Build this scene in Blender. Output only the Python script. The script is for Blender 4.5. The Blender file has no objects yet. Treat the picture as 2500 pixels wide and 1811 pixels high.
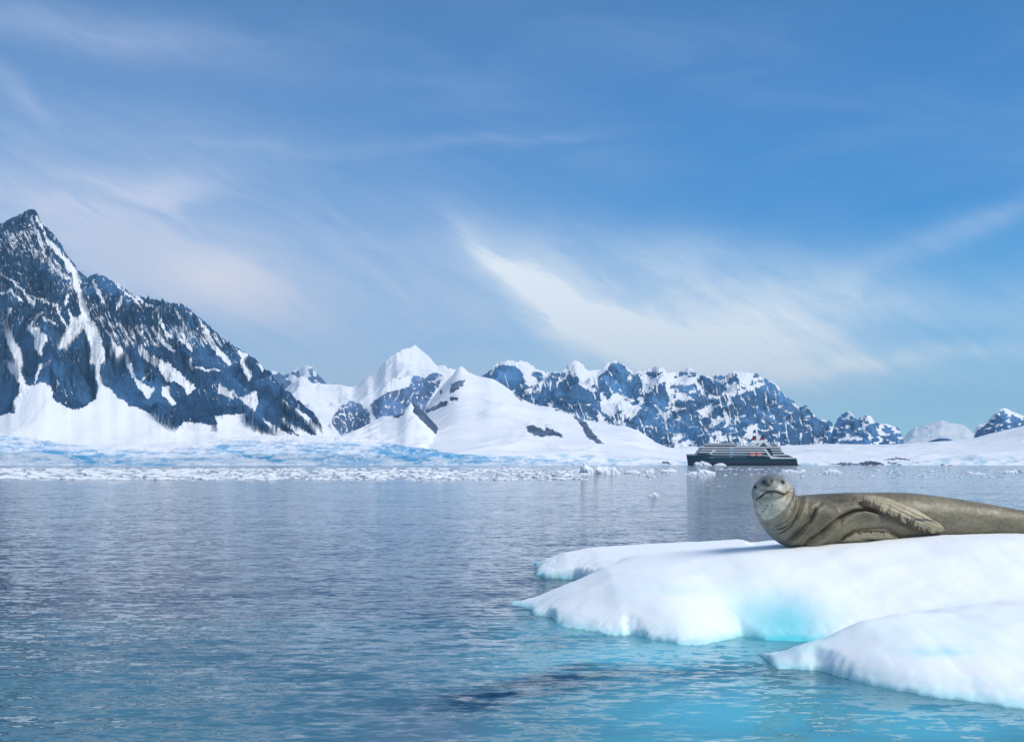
import bpy, bmesh, math
import numpy as np
from mathutils import Vector, Matrix
from mathutils.bvhtree import BVHTree

S = bpy.context.scene
COL = S.collection
F = 2430.0          # focal length in photograph pixels (2500 wide)
HX, HY = 1250.0, 1134.0   # principal column and horizon row of the photograph
CH = 1.4            # camera height above the water

# ------------------------------------------------------------------ camera
cd = bpy.data.cameras.new('camera')
cd.sensor_width = 36.0
cd.lens = 36.0 * F / 2500.0
cd.shift_y = (HY - 905.5) / 2500.0
cd.clip_start = 0.1
cd.clip_end = 60000
cam = bpy.data.objects.new('camera', cd)
cam.location = (0, 0, CH)
cam.rotation_euler = (math.radians(90), 0, 0)
COL.objects.link(cam)
S.camera = cam

# ------------------------------------------------------------------ light
SUN_DIR = Vector((0.62, -0.42, 0.86)).normalized()
sd = bpy.data.lights.new('sun', 'SUN')
sd.energy = 2.15
sd.angle = math.radians(32.0)
sd.color = (1.0, 0.95, 0.88)
sun = bpy.data.objects.new('sun', sd)
sun.rotation_euler = SUN_DIR.to_track_quat('Z', 'Y').to_euler()
COL.objects.link(sun)
SUN_EL = math.asin(SUN_DIR.z)
SUN_ROT = math.atan2(SUN_DIR.x, SUN_DIR.y)

S.view_settings.view_transform = 'Standard'
S.view_settings.look = 'None'
S.view_settings.gamma = 1.0
S.view_settings.exposure = 0.56
S.cycles.use_denoising = True
S.cycles.max_bounces = 6
S.cycles.volume_bounces = 0
S.cycles.sample_clamp_indirect = 4.0


class NT:
    """small helper that strings shader nodes together"""
    def __init__(self, tree):
        self.t = tree
        tree.nodes.clear()

    def n(self, kind, **kw):
        nd = self.t.nodes.new(kind)
        for k, v in kw.items():
            setattr(nd, k, v)
        return nd

    def put(self, sock, v):
        if isinstance(v, bpy.types.NodeSocket):
            self.t.links.new(v, sock)
        elif v is not None:
            if hasattr(sock.default_value, '__len__') and not hasattr(v, '__len__'):
                v = [v] * len(sock.default_value)
            if hasattr(v, '__len__') and len(sock.default_value) == 4 and len(v) == 3:
                v = tuple(v) + (1.0,)
            sock.default_value = v

    def m(self, op, a, b=None, c=None, clamp=False):
        nd = self.n('ShaderNodeMath', operation=op, use_clamp=clamp)
        self.put(nd.inputs[0], a)
        if b is not None: self.put(nd.inputs[1], b)
        if c is not None: self.put(nd.inputs[2], c)
        return nd.outputs[0]

    def vm(self, op, a, b=None):
        nd = self.n('ShaderNodeVectorMath', operation=op)
        self.put(nd.inputs[0], a)
        if b is not None: self.put(nd.inputs[1], b)
        return nd.outputs[0]

    def xyz(self, x, y, z=0.0):
        nd = self.n('ShaderNodeCombineXYZ')
        self.put(nd.inputs[0], x); self.put(nd.inputs[1], y); self.put(nd.inputs[2], z)
        return nd.outputs[0]

    def noise(self, vec, scale, detail=4.0, rough=0.55, dist=0.0):
        nd = self.n('ShaderNodeTexNoise')
        self.put(nd.inputs['Vector'], vec)
        nd.inputs['Scale'].default_value = scale
        nd.inputs['Detail'].default_value = detail
        nd.inputs['Roughness'].default_value = rough
        nd.inputs['Distortion'].default_value = dist
        return nd.outputs['Fac']

    def ss(self, v, a, b, c=0.0, d=1.0):
        nd = self.n('ShaderNodeMapRange', interpolation_type='SMOOTHSTEP')
        self.put(nd.inputs[0], v)
        for i, q in enumerate((a, b, c, d)):
            self.put(nd.inputs[i + 1], q)
        return nd.outputs[0]

    def mix(self, f, a, b, blend='MIX'):
        nd = self.n('ShaderNodeMix', data_type='RGBA', blend_type=blend)
        self.put(nd.inputs[0], f)
        self.put(nd.inputs[6], a); self.put(nd.inputs[7], b)
        return nd.outputs[2]

    def attr(self, name, out='Fac'):
        return self.n('ShaderNodeAttribute', attribute_name=name).outputs[out]

    def bump(self, h, strength, dist, normal=None):
        nd = self.n('ShaderNodeBump')
        self.put(nd.inputs['Strength'], strength)
        self.put(nd.inputs['Distance'], dist)
        self.put(nd.inputs['Height'], h)
        if normal is not None: self.put(nd.inputs['Normal'], normal)
        return nd.outputs[0]


# ------------------------------------------------------------------ sky
W = bpy.data.worlds.new('World')
S.world = W
W.use_nodes = True
q = NT(W.node_tree)
sky = q.n('ShaderNodeTexSky', sky_type='NISHITA', sun_disc=False)
sky.sun_elevation = SUN_EL
sky.sun_rotation = SUN_ROT
sky.altitude = 0
sky.air_density = 1.0
sky.dust_density = 0.6
sky.ozone_density = 2.0
dirv = q.n('ShaderNodeTexCoord').outputs['Generated']
sep = q.n('ShaderNodeSeparateXYZ'); q.put(sep.inputs[0], dirv)
dx, dy, dz = sep.outputs
dyc = q.m('MAXIMUM', dy, 0.08)
# tangent-plane coordinates of the sky direction, x100 units
U = q.m('DIVIDE', dx, dyc)
V = q.m('DIVIDE', dz, dyc)
EXP = 2 ** 0.54
BGK = 0.10
nish = q.mix(1.0, sky.outputs[0], (0.60, 0.92, 1.12), 'MULTIPLY')
hor = q.m('SQRT', q.m('MULTIPLY_ADD', dx, dx, q.m('MULTIPLY', dy, dy)))
el = q.m('DIVIDE', dz, q.m('MAXIMUM', hor, 0.05))
ramp = q.n('ShaderNodeValToRGB')
q.put(ramp.inputs[0], el)
cr_ = ramp.color_ramp
stops = [(0.0, (0.86, 0.98, 1.04)), (0.05, (0.54, 0.80, 0.98)), (0.12, (0.20, 0.50, 0.84)), (0.24, (0.070, 0.290, 0.67)), (0.36, (0.062, 0.225, 0.56)), (0.48, (0.066, 0.195, 0.46)), (1.0, (0.05, 0.14, 0.36))]
while len(cr_.elements) < len(stops): cr_.elements.new(0.5)
for e_, (p_, c_) in zip(cr_.elements, stops):
    e_.position = p_; e_.color = tuple(v / BGK / EXP for v in c_) + (1,)
base = q.mix(0.92, nish, ramp.outputs[0])
base = q.mix(1.0, base, q.mix(q.ss(dx, -0.45, 0.40), (1.35, 1.12, 1.03), (0.80, 1.02, 1.06)), 'MULTIPLY')


def sk(px, py):
    return (px - HX) / F, (HY - py) / F


pv = q.xyz(U, V, 0)
warp = q.n('ShaderNodeTexNoise'); q.put(warp.inputs['Vector'], pv)
warp.inputs['Scale'].default_value = 4.0; warp.inputs['Detail'].default_value = 3.0
wv = q.vm('SUBTRACT', warp.outputs['Color'], (0.5, 0.5, 0.5))
wv = q.vm('MULTIPLY', wv, (0.10, 0.06, 0.0))
pw = q.vm('ADD', pv, wv)
sp = q.n('ShaderNodeSeparateXYZ'); q.put(sp.inputs[0], pw)
PU, PV = sp.outputs[0], sp.outputs[1]


def blob(px, py, rx, ry, rot, k, soft=1.0):
    cu, cv = sk(px, py)
    c, s = math.cos(math.radians(rot)), math.sin(math.radians(rot))
    a = q.m('SUBTRACT', PU, cu); b = q.m('SUBTRACT', PV, cv)
    e = q.m('MULTIPLY_ADD', a, c, q.m('MULTIPLY', b, s))
    g = q.m('MULTIPLY_ADD', b, c, q.m('MULTIPLY', a, -s))
    e = q.m('DIVIDE', e, rx / F); g = q.m('DIVIDE', g, ry / F)
    r2 = q.m('MULTIPLY_ADD', e, e, q.m('MULTIPLY', g, g))
    return q.m('MULTIPLY', q.m('EXPONENT', q.m('MULTIPLY', r2, -1.0)), k)


def add(lst):
    o = lst[0]
    for v in lst[1:]:
        o = q.m('ADD', o, v)
    return o


# angles: positive = rising to the right
c_right = add([
    blob(1190, 625, 110, 24, -33, 0.60), blob(1320, 700, 170, 55, -32, 0.85),
    blob(1490, 800, 230, 75, -27, 0.95), blob(1700, 850, 340, 85, -8, 0.95),
    blob(1950, 790, 400, 95, 3, 0.55), blob(1600, 650, 400, 80, -4, 0.38), blob(1750, 760, 450, 120, -4, 0.34),
    blob(2080, 890, 360, 26, 4, 0.60), blob(1850, 930, 700, 70, 0, 0.35),
    blob(2330, 560, 300, 35, 22, 0.25), blob(2520, 780, 120, 110, 0, 0.30),
])
c_left = add([
    blob(430, 640, 250, 70, -14, 0.85), blob(570, 700, 150, 45, -14, 0.85), blob(420, 480, 110, 40, 0, 0.35), blob(200, 560, 450, 130, -10, 0.55), blob(100, 420, 700, 240, -5, 0.34),
    blob(250, 470, 300, 60, 8, 0.30), blob(60, 230, 120, 26, -50, 0.28), blob(150, 70, 450, 60, -10, 0.34),
    blob(950, 640, 400, 200, 0, 0.26), blob(700, 860, 800, 230, 0, 0.62),
])
c_top = add([
    blob(560, 372, 320, 12, -5, 0.34), blob(1120, 352, 320, 20, 4, 0.42), blob(1350, 400, 300, 60, -10, 0.22),
    blob(1250, 250, 420, 90, -22, 0.24), blob(1900, 180, 700, 110, -14, 0.24), blob(620, 120, 520, 90, -8, 0.22),
    blob(300, 330, 600, 90, -3, 0.25),
])
st = q.noise(q.vm('MULTIPLY', pw, (3.0, 12.0, 1.0)), 1.6, 9.0, 0.66, 0.6)
rot = q.n('ShaderNodeVectorRotate', rotation_type='Z_AXIS'); q.put(rot.inputs['Vector'], pw)
rot.inputs['Angle'].default_value = math.radians(28)
st2 = q.noise(q.vm('MULTIPLY', rot.outputs[0], (2.2, 10.0, 1.0)), 2.6, 10.0, 0.68, 1.2)
stm = q.ss(q.m('MULTIPLY_ADD', st2, 0.65, q.m('MULTIPLY', st, 0.35)), 0.34, 0.64, 0.55, 1.15)
stt = q.ss(st, 0.35, 0.7, 0.25, 1.1)
glow = q.m('MULTIPLY', blob(560, 680, 150, 55, -14, 0.75), q.ss(st2, 0.30, 0.66, 0.75, 1.1))
cr = q.m('MULTIPLY', c_right, stm, clamp=False)
cl = q.m('MULTIPLY', c_left, q.ss(st2, 0.30, 0.66, 0.72, 1.15))
ct = q.m('MULTIPLY', c_top, stt)
# thin random veil everywhere (also behind the camera)
veil = q.noise(q.vm('MULTIPLY', dirv, (1.5, 1.5, 6.0)), 1.8, 6.0, 0.6, 0.5)
veil = q.m('MULTIPLY', q.ss(veil, 0.46, 0.78), 0.09)
back = q.m('MULTIPLY', q.ss(dy, 0.25, -0.05), q.ss(q.noise(q.vm('MULTIPLY', dirv, (1.5, 1.5, 4.0)), 2.4, 6.0), 0.4, 0.7, 0.25, 0.7))
front = q.ss(dy, 0.08, 0.3)
cr = q.m('MULTIPLY', cr, front); cl = q.m('MULTIPLY', cl, front); ct = q.m('MULTIPLY', ct, front)
col = base
col = q.mix(q.m('MULTIPLY', ct, 0.9, clamp=True), col, tuple(v / BGK / EXP for v in (0.34, 0.48, 0.76)))
col = q.mix(q.m('MULTIPLY', cl, 0.85, clamp=True), col, tuple(v / BGK / EXP for v in (0.60, 0.68, 0.88)))
col = q.mix(q.m('MULTIPLY', glow, 0.8, clamp=True), col, tuple(v / BGK / EXP for v in (0.90, 0.88, 0.92)))
col = q.mix(q.m('MULTIPLY', cr, 0.85, clamp=True), col, tuple(v / BGK / EXP for v in (0.92, 0.99, 1.06)))
col = q.mix(q.m('ADD', veil, back, clamp=True), col, tuple(v / BGK / EXP for v in (0.62, 0.70, 0.86)))
bg = q.n('ShaderNodeBackground'); q.put(bg.inputs[0], col); bg.inputs[1].default_value = BGK
out = q.n('ShaderNodeOutputWorld'); q.put(out.inputs[0], bg.outputs[0])

# ------------------------------------------------------------------ helpers
_perm = np.random.RandomState(7).permutation(512)
_perm = np.concatenate([_perm, _perm, _perm])
_g = np.random.RandomState(3).rand(512) * 2 * np.pi
_gx, _gy = np.cos(_g), np.sin(_g)


def pn(x, y, seed=0):
    x = np.asarray(x, float) + seed * 17.31; y = np.asarray(y, float) - seed * 9.77
    xi = np.floor(x).astype(int); yi = np.floor(y).astype(int)
    fx, fy = x - xi, y - yi
    u = fx * fx * fx * (fx * (fx * 6 - 15) + 10); v = fy * fy * fy * (fy * (fy * 6 - 15) + 10)

    def gr(a, b, dx, dy):
        h = _perm[(_perm[a % 512] + b) % 512]
        return _gx[h] * dx + _gy[h] * dy
    n0 = gr(xi, yi, fx, fy) * (1 - u) + gr(xi + 1, yi, fx - 1, fy) * u
    n1 = gr(xi, yi + 1, fx, fy - 1) * (1 - u) + gr(xi + 1, yi + 1, fx - 1, fy - 1) * u
    return (n0 * (1 - v) + n1 * v) * 1.5


def fbm(x, y, o=5, seed=0, gain=0.5):
    s, a, t = 0, 1.0, 0
    for i in range(o):
        s = s + a * pn(x * 2 ** i, y * 2 ** i, seed + i); t += a; a *= gain
    return s / t


def ridged(x, y, o=5, seed=0, gain=0.5):
    s, a, t = 0, 1.0, 0
    for i in range(o):
        s = s + a * (1 - np.abs(pn(x * 2 ** i, y * 2 ** i, seed + i)) * 2); t += a; a *= gain
    return s / t


def smooth(a, b, x):
    t = np.clip((x - a) / (b - a), 0, 1)
    return t * t * (3 - 2 * t)


def inside(poly, X, Y):
    r = np.zeros(np.shape(X), bool)
    n = len(poly)
    for i in range(n):
        x0, y0 = poly[i]; x1, y1 = poly[(i + 1) % n]
        if y0 == y1: continue
        c = ((y0 > Y) != (y1 > Y)) & (X < (x1 - x0) * (Y - y0) / (y1 - y0) + x0)
        r ^= c
    return r


def pdist(line, X, Y):
    """signed distance to a polyline and the position along it (0..1)"""
    best = np.full(np.shape(X), 1e9); sg = np.zeros(np.shape(X)); tt = np.zeros(np.shape(X))
    L = [0]
    for i in range(len(line) - 1):
        L.append(L[-1] + math.dist(line[i], line[i + 1]))
    for i in range(len(line) - 1):
        (x0, y0), (x1, y1) = line[i], line[i + 1]
        ex, ey = x1 - x0, y1 - y0; l2 = ex * ex + ey * ey + 1e-9
        t = np.clip(((X - x0) * ex + (Y - y0) * ey) / l2, 0, 1)
        d = np.hypot(X - x0 - t * ex, Y - y0 - t * ey)
        s = np.sign(ex * (Y - y0) - ey * (X - x0))
        m = d < best
        best = np.where(m, d, best); sg = np.where(m, s, sg)
        tt = np.where(m, (L[i] + t * math.sqrt(l2)) / L[-1], tt)
    return best * sg, tt


def crop(pts, k, ox, oy):
    return [(ox + x / k, oy + y / k) for x, y in pts]


def c3(p): return crop(p, 2.347, 0, 480)
def c4(p): return crop(p, 3.024, 650, 820)
def c5(p): return crop(p, 3.15, 1180, 850)
def c6(p): return crop(p, 3.489, 1850, 950)
def cs(p): return crop(p, 7.469, 1800, 1140)
def cf(p): return crop(p, 7.56, 2040, 1180)
def cb(p): return crop(p, 3.15, 1780, 1120)


def tag(o, label=None, cat=None, group=None, kind=None):
    if label: o['label'] = label
    if cat: o['category'] = cat
    if group: o['group'] = group
    if kind: o['kind'] = kind
    return o


def mesh_np(name, verts, faces, mat=None, attrs=None, smooth_=True, parent=None, cols=None):
    me = bpy.data.meshes.new(name)
    verts = np.asarray(verts, np.float32).reshape(-1, 3)
    faces = np.asarray(faces, np.int32)
    n = faces.shape[1]
    me.vertices.add(len(verts)); me.vertices.foreach_set('co', verts.ravel())
    me.loops.add(faces.size); me.loops.foreach_set('vertex_index', faces.ravel())
    me.polygons.add(len(faces))
    me.polygons.foreach_set('loop_start', np.arange(0, faces.size, n, dtype=np.int32))
    me.polygons.foreach_set('loop_total', np.full(len(faces), n, np.int32))
    me.polygons.foreach_set('use_smooth', np.full(len(faces), smooth_, bool))
    me.update(calc_edges=True)
    for k, v in (attrs or {}).items():
        a = me.attributes.new(k, 'FLOAT', 'POINT'); a.data.foreach_set('value', np.asarray(v, np.float32).ravel())
    for k, v in (cols or {}).items():
        a = me.attributes.new(k, 'FLOAT_COLOR', 'POINT')
        v = np.concatenate([np.asarray(v, np.float32).reshape(-1, 3), np.ones((len(verts), 1), np.float32)], 1)
        a.data.foreach_set('color', v.ravel())
    o = bpy.data.objects.new(name, me); COL.objects.link(o)
    if mat: me.materials.append(mat)
    if parent: o.parent = parent
    return o


def grid_faces(nr, nc, flip=False):
    i = np.arange(nr - 1)[:, None] * nc + np.arange(nc - 1)[None, :]
    f = np.stack([i, i + 1, i + nc + 1, i + nc], -1).reshape(-1, 4)
    return f[:, ::-1] if flip else f


def new_mat(name):
    m = bpy.data.materials.new(name); m.use_nodes = True
    return m, NT(m.node_tree)


def principled(t, color, rough=0.5, spec=0.5, normal=None, **kw):
    p = t.n('ShaderNodeBsdfPrincipled')
    t.put(p.inputs['Base Color'], color)
    t.put(p.inputs['Roughness'], rough)
    t.put(p.inputs['Specular IOR Level'], spec)
    if normal is not None: t.put(p.inputs['Normal'], normal)
    for k, v in kw.items():
        t.put(p.inputs[k.replace('_', ' ')], v)
    o = t.n('ShaderNodeOutputMaterial'); t.put(o.inputs[0], p.outputs[0])
    return p


def plain(name, color, rough=0.5, var=0.12, scale=1.0, spec=0.4):
    m, t = new_mat(name)
    co = t.n('ShaderNodeTexCoord').outputs['Object']
    n = t.noise(co, scale, 5)
    c = t.mix(t.ss(n, 0.3, 0.7), tuple(v * (1 - var) for v in color), tuple(min(1, v * (1 + var)) for v in color))
    principled(t, c, rough, spec)
    return m


# ------------------------------------------------------------------ terrain materials
def terrain_mat(name, rock_a, rock_b, ice=(0.13, 0.42, 0.66), scale=0.02, bump=6.0, snow=(0.86, 0.89, 0.93)):
    m, t = new_mat(name)
    geo = t.n('ShaderNodeNewGeometry')
    pos = geo.outputs['Position']
    n1 = t.noise(pos, scale, 8, 0.6)
    n2 = t.noise(t.vm('MULTIPLY', pos, (1, 1, 0.35)), scale * 3.5, 7, 0.65)
    rock = t.mix(t.ss(n2, 0.3, 0.72), rock_a, rock_b)
    rock = t.mix(t.ss(t.noise(pos, scale * 0.7, 5, 0.6), 0.44, 0.64, 0.0, 0.9), rock, tuple(v * 1.9 + 0.004 for v in rock_b))
    r = t.attr('rock')
    fine = t.noise(pos, scale * 6, 6, 0.7)
    r2 = t.ss(t.m('MULTIPLY_ADD', t.m('SUBTRACT', fine, 0.5), 0.5, r), 0.42, 0.56)
    sn = t.mix(t.ss(n1, 0.3, 0.7), snow, tuple(v * 0.95 for v in snow))
    ic = t.attr('ice')
    icn = t.noise(t.vm('MULTIPLY', pos, (0.3, 0.3, 1.6)), scale * 3, 3, 0.55)
    sn = t.mix(t.m('MULTIPLY', ic, t.ss(icn, 0.30, 0.60, 0.6, 1.0), clamp=True), sn, ice)
    c = t.mix(r2, sn, rock)
    n4 = t.noise(pos, scale * 12, 5, 0.6)
    h = t.m('MULTIPLY', t.m('MULTIPLY_ADD', r2, 0.85, 0.15), t.m('MULTIPLY_ADD', n4, 0.30, n2))
    principled(t, c, t.m('MULTIPLY_ADD', r2, 0.2, 0.65), 0.15, t.bump(h, 1.0, bump * 1.3))
    return m


M_near = terrain_mat('rock_snow_near', (0.006, 0.038, 0.105), (0.030, 0.090, 0.19), scale=0.012, bump=14)  # rock blue carries distance haze painted into the base colour
M_far = terrain_mat('rock_snow_far', (0.022, 0.085, 0.205), (0.055, 0.145, 0.285), scale=0.008, bump=14)  # haze blue mixed into this rock colour too
M_mid = terrain_mat('rock_snow_mid', (0.05, 0.10, 0.22), (0.09, 0.16, 0.31), scale=0.008, bump=14)  # paler rock, haze fade painted into its colour
M_hill = terrain_mat('snow_hill', (0.03, 0.055, 0.11), (0.09, 0.12, 0.18), scale=0.012, bump=4, ice=(0.35, 0.58, 0.70))
M_glac = terrain_mat('glacier_ice', (0.04, 0.10, 0.2), (0.08, 0.2, 0.3), scale=0.03, bump=5, ice=(0.06, 0.33, 0.60))


def relief(name, sil, foot, d0, d1, d2, mat, nx, nv, amp, scale, rockf=None, icef=None,
           slope=None, p=1.2, cliff=0.0, jag=3.0, jags=14.0, seed=1, label='', rough_snow=0.3, aniso=1.0, edge=1.0, wob=0.06, ridgef=None):
    xs = np.linspace(sil[0][0], sil[-1][0], nx)
    ys = np.interp(xs, [a for a, b in sil], [b for a, b in sil])
    ysb = np.convolve(np.pad(ys, 6, 'edge'), np.ones(13) / 13, 'valid')
    ys = ys + jag * fbm(xs / jags, xs * 0 + seed, 4, seed, 0.6)
    yf = np.interp(xs, [a for a, b in foot], [b for a, b in foot])
    nb = max(12, nv // 5)
    v = np.concatenate([np.linspace(0, 1, nv) ** (1.9 if cliff else 1.0), 1 + np.linspace(0, 1, nb + 1)[1:]])[:, None]
    X = xs[None, :]
    dr = d1 * (1 + wob * fbm(X / 160., X * 0, 4, seed + 5))
    d = np.where(v <= 1, d0 + (dr - d0) * v, dr + (d2 - dr) * (v - 1))
    zr = CH + (HY - ysb) / F * dr
    zf = CH + (HY - yf) / F * d0
    vf = np.clip(v, 0, 1)
    pr = cliff * smooth(0, 0.035, vf) + (1 - cliff) * vf ** p
    pr = np.where(v > 1, 1 - (v - 1) ** 1.2, pr)
    ks_ = nx // 7 * 2 + 1
    kw_ = np.hanning(ks_ + 2)[1:-1]; kw_ /= kw_.sum()
    ysm = np.convolve(np.pad(ysb, ks_ // 2, 'edge'), kw_, 'valid')
    zrs = CH + (HY - ysm) / F * dr
    bl_ = np.clip(v, 0, 1) ** 1.3
    zr = zrs * (1 - bl_) + zr * bl_
    z = zf + (zr - zf) * pr
    wx = (X - HX) / F * d
    PX = X + 0 * v
    PY = HY - (z - CH) * F / d
    rock = rockf(PX, PY, wx, d) if rockf else np.zeros_like(z)
    ice = icef(PX, PY, wx, d) if icef else np.zeros_like(z)
    win = smooth(0, 0.10, vf) * (1 - 0.55 * smooth(0.8, 1.0, vf)) * np.where(v > 1, 1 - (v - 1), 1)
    n = ridged(wx / scale + 0.4 * fbm(wx / scale, d / scale, 3, seed + 9), d / scale / aniso, 5, seed, 0.42) - 0.45
    sf = fbm(wx / scale * 0.8, d / scale * 0.8, 3, seed + 3)
    z = z + amp * win * (n * (rough_snow + (1 - rough_snow) * rock) + 0.35 * sf)
    n2 = fbm(wx / scale * 6, d / scale * 6, 3, seed + 21, 0.6)
    if ridgef: z = z + win * ridgef(PX, PY)
    z = z + amp * 0.03 * win * rock * n2
    z = np.maximum(z, np.where(v <= 1, zf * 0 - 2, -2))
    et = (HY - ys) / F
    w1 = smooth(0.10, 0.80, v); w2_ = smooth(0.92, 1.0, v)
    for it in range(4):
        e = (z - CH) / d
        em = e.max(0)
        k = et / np.maximum(em, 1e-5)
        k = np.where(et < 0.0015, np.minimum(k, 1), k)
        kb = np.convolve(np.pad(k, 15, 'edge'), np.ones(31) / 31, 'valid')
        z = np.where(z > CH, CH + (z - CH) * (1 + (kb - 1)[None, :] * w1) * (1 + (k / kb - 1)[None, :] * w2_), z)
    # spread the rows evenly along each column's own slope, so steep faces get as many points as flat ones
    d = d + 0 * z
    inc = (np.abs(np.diff(z, axis=0)) + 0.35 * np.abs(np.diff(d, axis=0))) * np.where(v[1:] > 1, 0.25, 1.0)
    pad = np.pad(inc, ((0, 0), (3, 3)), 'edge')
    inc = sum(pad[:, i_:i_ + nx] for i_ in range(7)) / 7
    cum = np.concatenate([np.zeros((1, nx)), np.cumsum(inc, 0)]); cum /= cum[-1]
    sq = np.linspace(0, 1, z.shape[0])
    for c_ in range(nx):
        d[:, c_], z[:, c_] = np.interp(sq, cum[:, c_], d[:, c_]), np.interp(sq, cum[:, c_], z[:, c_])
    wx = (X - HX) / F * d
    # the very first row dives below the water so there is no gap
    z[0, :] = np.minimum(z[0, :], -1.5)
    PY = HY - (z - CH) * F / d
    if rockf: rock = rockf(PX, PY, wx, d)
    if icef: ice = icef(PX, PY, wx, d)
    if slope:
        xu = wx + 0 * z; dq = d + 0 * z
        ax = np.stack([np.gradient(xu, axis=1), np.gradient(dq, axis=1), np.gradient(z, axis=1)], -1)
        ay = np.stack([np.gradient(xu, axis=0), np.gradient(dq, axis=0), np.gradient(z, axis=0)], -1)
        nn = np.cross(ax, ay); nzv = np.abs(nn[..., 2]) / (np.linalg.norm(nn, axis=-1) + 1e-9)
        for _ in range(6):
            nzv[1:-1] = (nzv[:-2] + 2 * nzv[1:-1] + nzv[2:]) / 4
            nzv[:, 1:-1] = (nzv[:, :-2] + 2 * nzv[:, 1:-1] + nzv[:, 2:]) / 4
        hi_ = slope[2] + slope[3] * smooth(slope[4], slope[5], PY)
        q_ = nzv + 0.10 * fbm((PX - 0.6 * PY) / 7., (PY + 0.4 * PX) / 16., 3, seed + 60) + 0.10 * fbm(PX / 60., PY / 60., 3, seed + 61)
        rock = rock * (1 - slope[6] * smooth(hi_ - slope[1], hi_ + slope[1], q_))
    P = np.stack([wx, d + 0 * z, z], -1)
    o = mesh_np(name, P, grid_faces(*z.shape), mat, {'rock': rock, 'ice': ice})
    tag(o, label, None, None, 'structure')
    return o


def warp2(PX, PY, a=6, s=18.0, seed=4):
    return (PX + a * fbm(PX / s, PY / s, 4, seed, 0.6) + a * 0.3 * pn(PX / 5., PY / 5., seed + 30),
            PY + a * fbm(PX / s, PY / s, 4, seed + 50, 0.6) + a * 0.3 * pn(PX / 5., PY / 5., seed + 80))


# ---- the big rock mountain on the left
SIL_A = [(-520, 900), (-420, 760), (-330, 700), (-230, 640), (-120, 590), (-50, 560)] + c3([(0, 155), (100, 110), (150, 75), (172, 66), (205, 80),
    (240, 150), (320, 230), (380, 320), (440, 410), (500, 465), (545, 435), (600, 455), (680, 500), (740, 545), (800, 570), (900, 590),
    (1060, 620), (1120, 670), (1200, 735), (1270, 800), (1350, 860), (1420, 900), (1500, 960), (1560, 1020), (1620, 1090), (1700, 1155),
    (1800, 1240), (1880, 1320), (1990, 1395), (2080, 1430)])
ROCK_A = c3([(-1500, -200), (1700, -200), (1740, 1150), (1800, 1230), (1850, 1330), (1800, 1300), (1740, 1240), (1700, 1210), (1690, 1220), (1760, 1290), (1815, 1372),
    (1740, 1340), (1650, 1290), (1600, 1260), (1640, 1310), (1730, 1378), (1640, 1350), (1540, 1290), (1500, 1270), (1540, 1320), (1590, 1370), (1500, 1350),
    (1400, 1290), (1405, 1240), (1290, 1250), (1230, 1260), (1250, 1305), (1130, 1300), (1060, 1290), (1010, 1335), (950, 1310), (900, 1290), (870, 1250),
    (820, 1220), (740, 1190), (680, 1150), (640, 1110), (600, 1080), (575, 1060), (560, 1090), (550, 1150), (510, 1190), (470, 1215), (410, 1220),
    (340, 1180), (300, 1150), (295, 1085), (250, 1065), (200, 1075), (160, 1080), (120, 1060), (112, 1130), (80, 1170), (80, 1240), (0, 1250), (-1500, 1250)])
SNOW_A = [c3(p) for p in (
    [(420, 480), (450, 480), (475, 600), (490, 640), (520, 690), (560, 760), (600, 880), (608, 945), (570, 960), (578, 1080), (555, 1080), (545, 970),
     (512, 955), (520, 880), (505, 810), (480, 758), (420, 820), (370, 872), (320, 868), (360, 800), (400, 730), (395, 640), (420, 690), (465, 680), (450, 600)],
    [(645, 830), (700, 870), (760, 990), (790, 1050), (840, 1085), (892, 1095), (845, 1165), (780, 1070), (740, 990), (700, 900), (665, 925)],
    [(795, 850), (860, 905), (960, 950), (1060, 1030), (1125, 1095), (1078, 1138), (1050, 1090), (1000, 1060), (955, 1060), (900, 975), (800, 915)],
    [(930, 1090), (972, 1080), (980, 1150), (1012, 1182), (990, 1195), (930, 1140)],
    [(1250, 1065), (1330, 1125), (1345, 1168), (1250, 1125)],
    [(150, 740), (220, 755), (272, 800), (235, 912), (200, 860), (192, 790)],
    [(20, 730), (60, 760), (140, 930), (120, 1000), (150, 1075), (100, 1060), (60, 1000), (20, 930), (90, 940), (40, 840)],
    [(1380, 1150), (1470, 1110), (1482, 1180), (1460, 1232), (1400, 1190)],
    [(1360, 880), (1425, 900), (1400, 960), (1440, 1000), (1432, 1062), (1390, 1000), (1375, 925)],
    [(280, 240), (330, 300), (440, 415), (470, 500), (430, 480), (360, 370), (300, 300)],
    [(1620, 1155), (1670, 1200), (1660, 1205), (1625, 1175)],
    [(1470, 950), (1515, 985), (1510, 1005), (1480, 975)],
    [(700, 880), (730, 900), (770, 1010), (740, 990)],
    [(880, 760), (920, 800), (1000, 890), (960, 870), (900, 810)],
    [(1200, 830), (1260, 880), (1330, 950), (1310, 970), (1240, 900)],
    [(530, 480), (560, 530), (600, 610), (570, 590)],
    [(150, 560), (200, 600), (190, 630), (160, 600)],
    [(1060, 640), (1130, 690), (1160, 720), (1110, 690)],
)]


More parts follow.
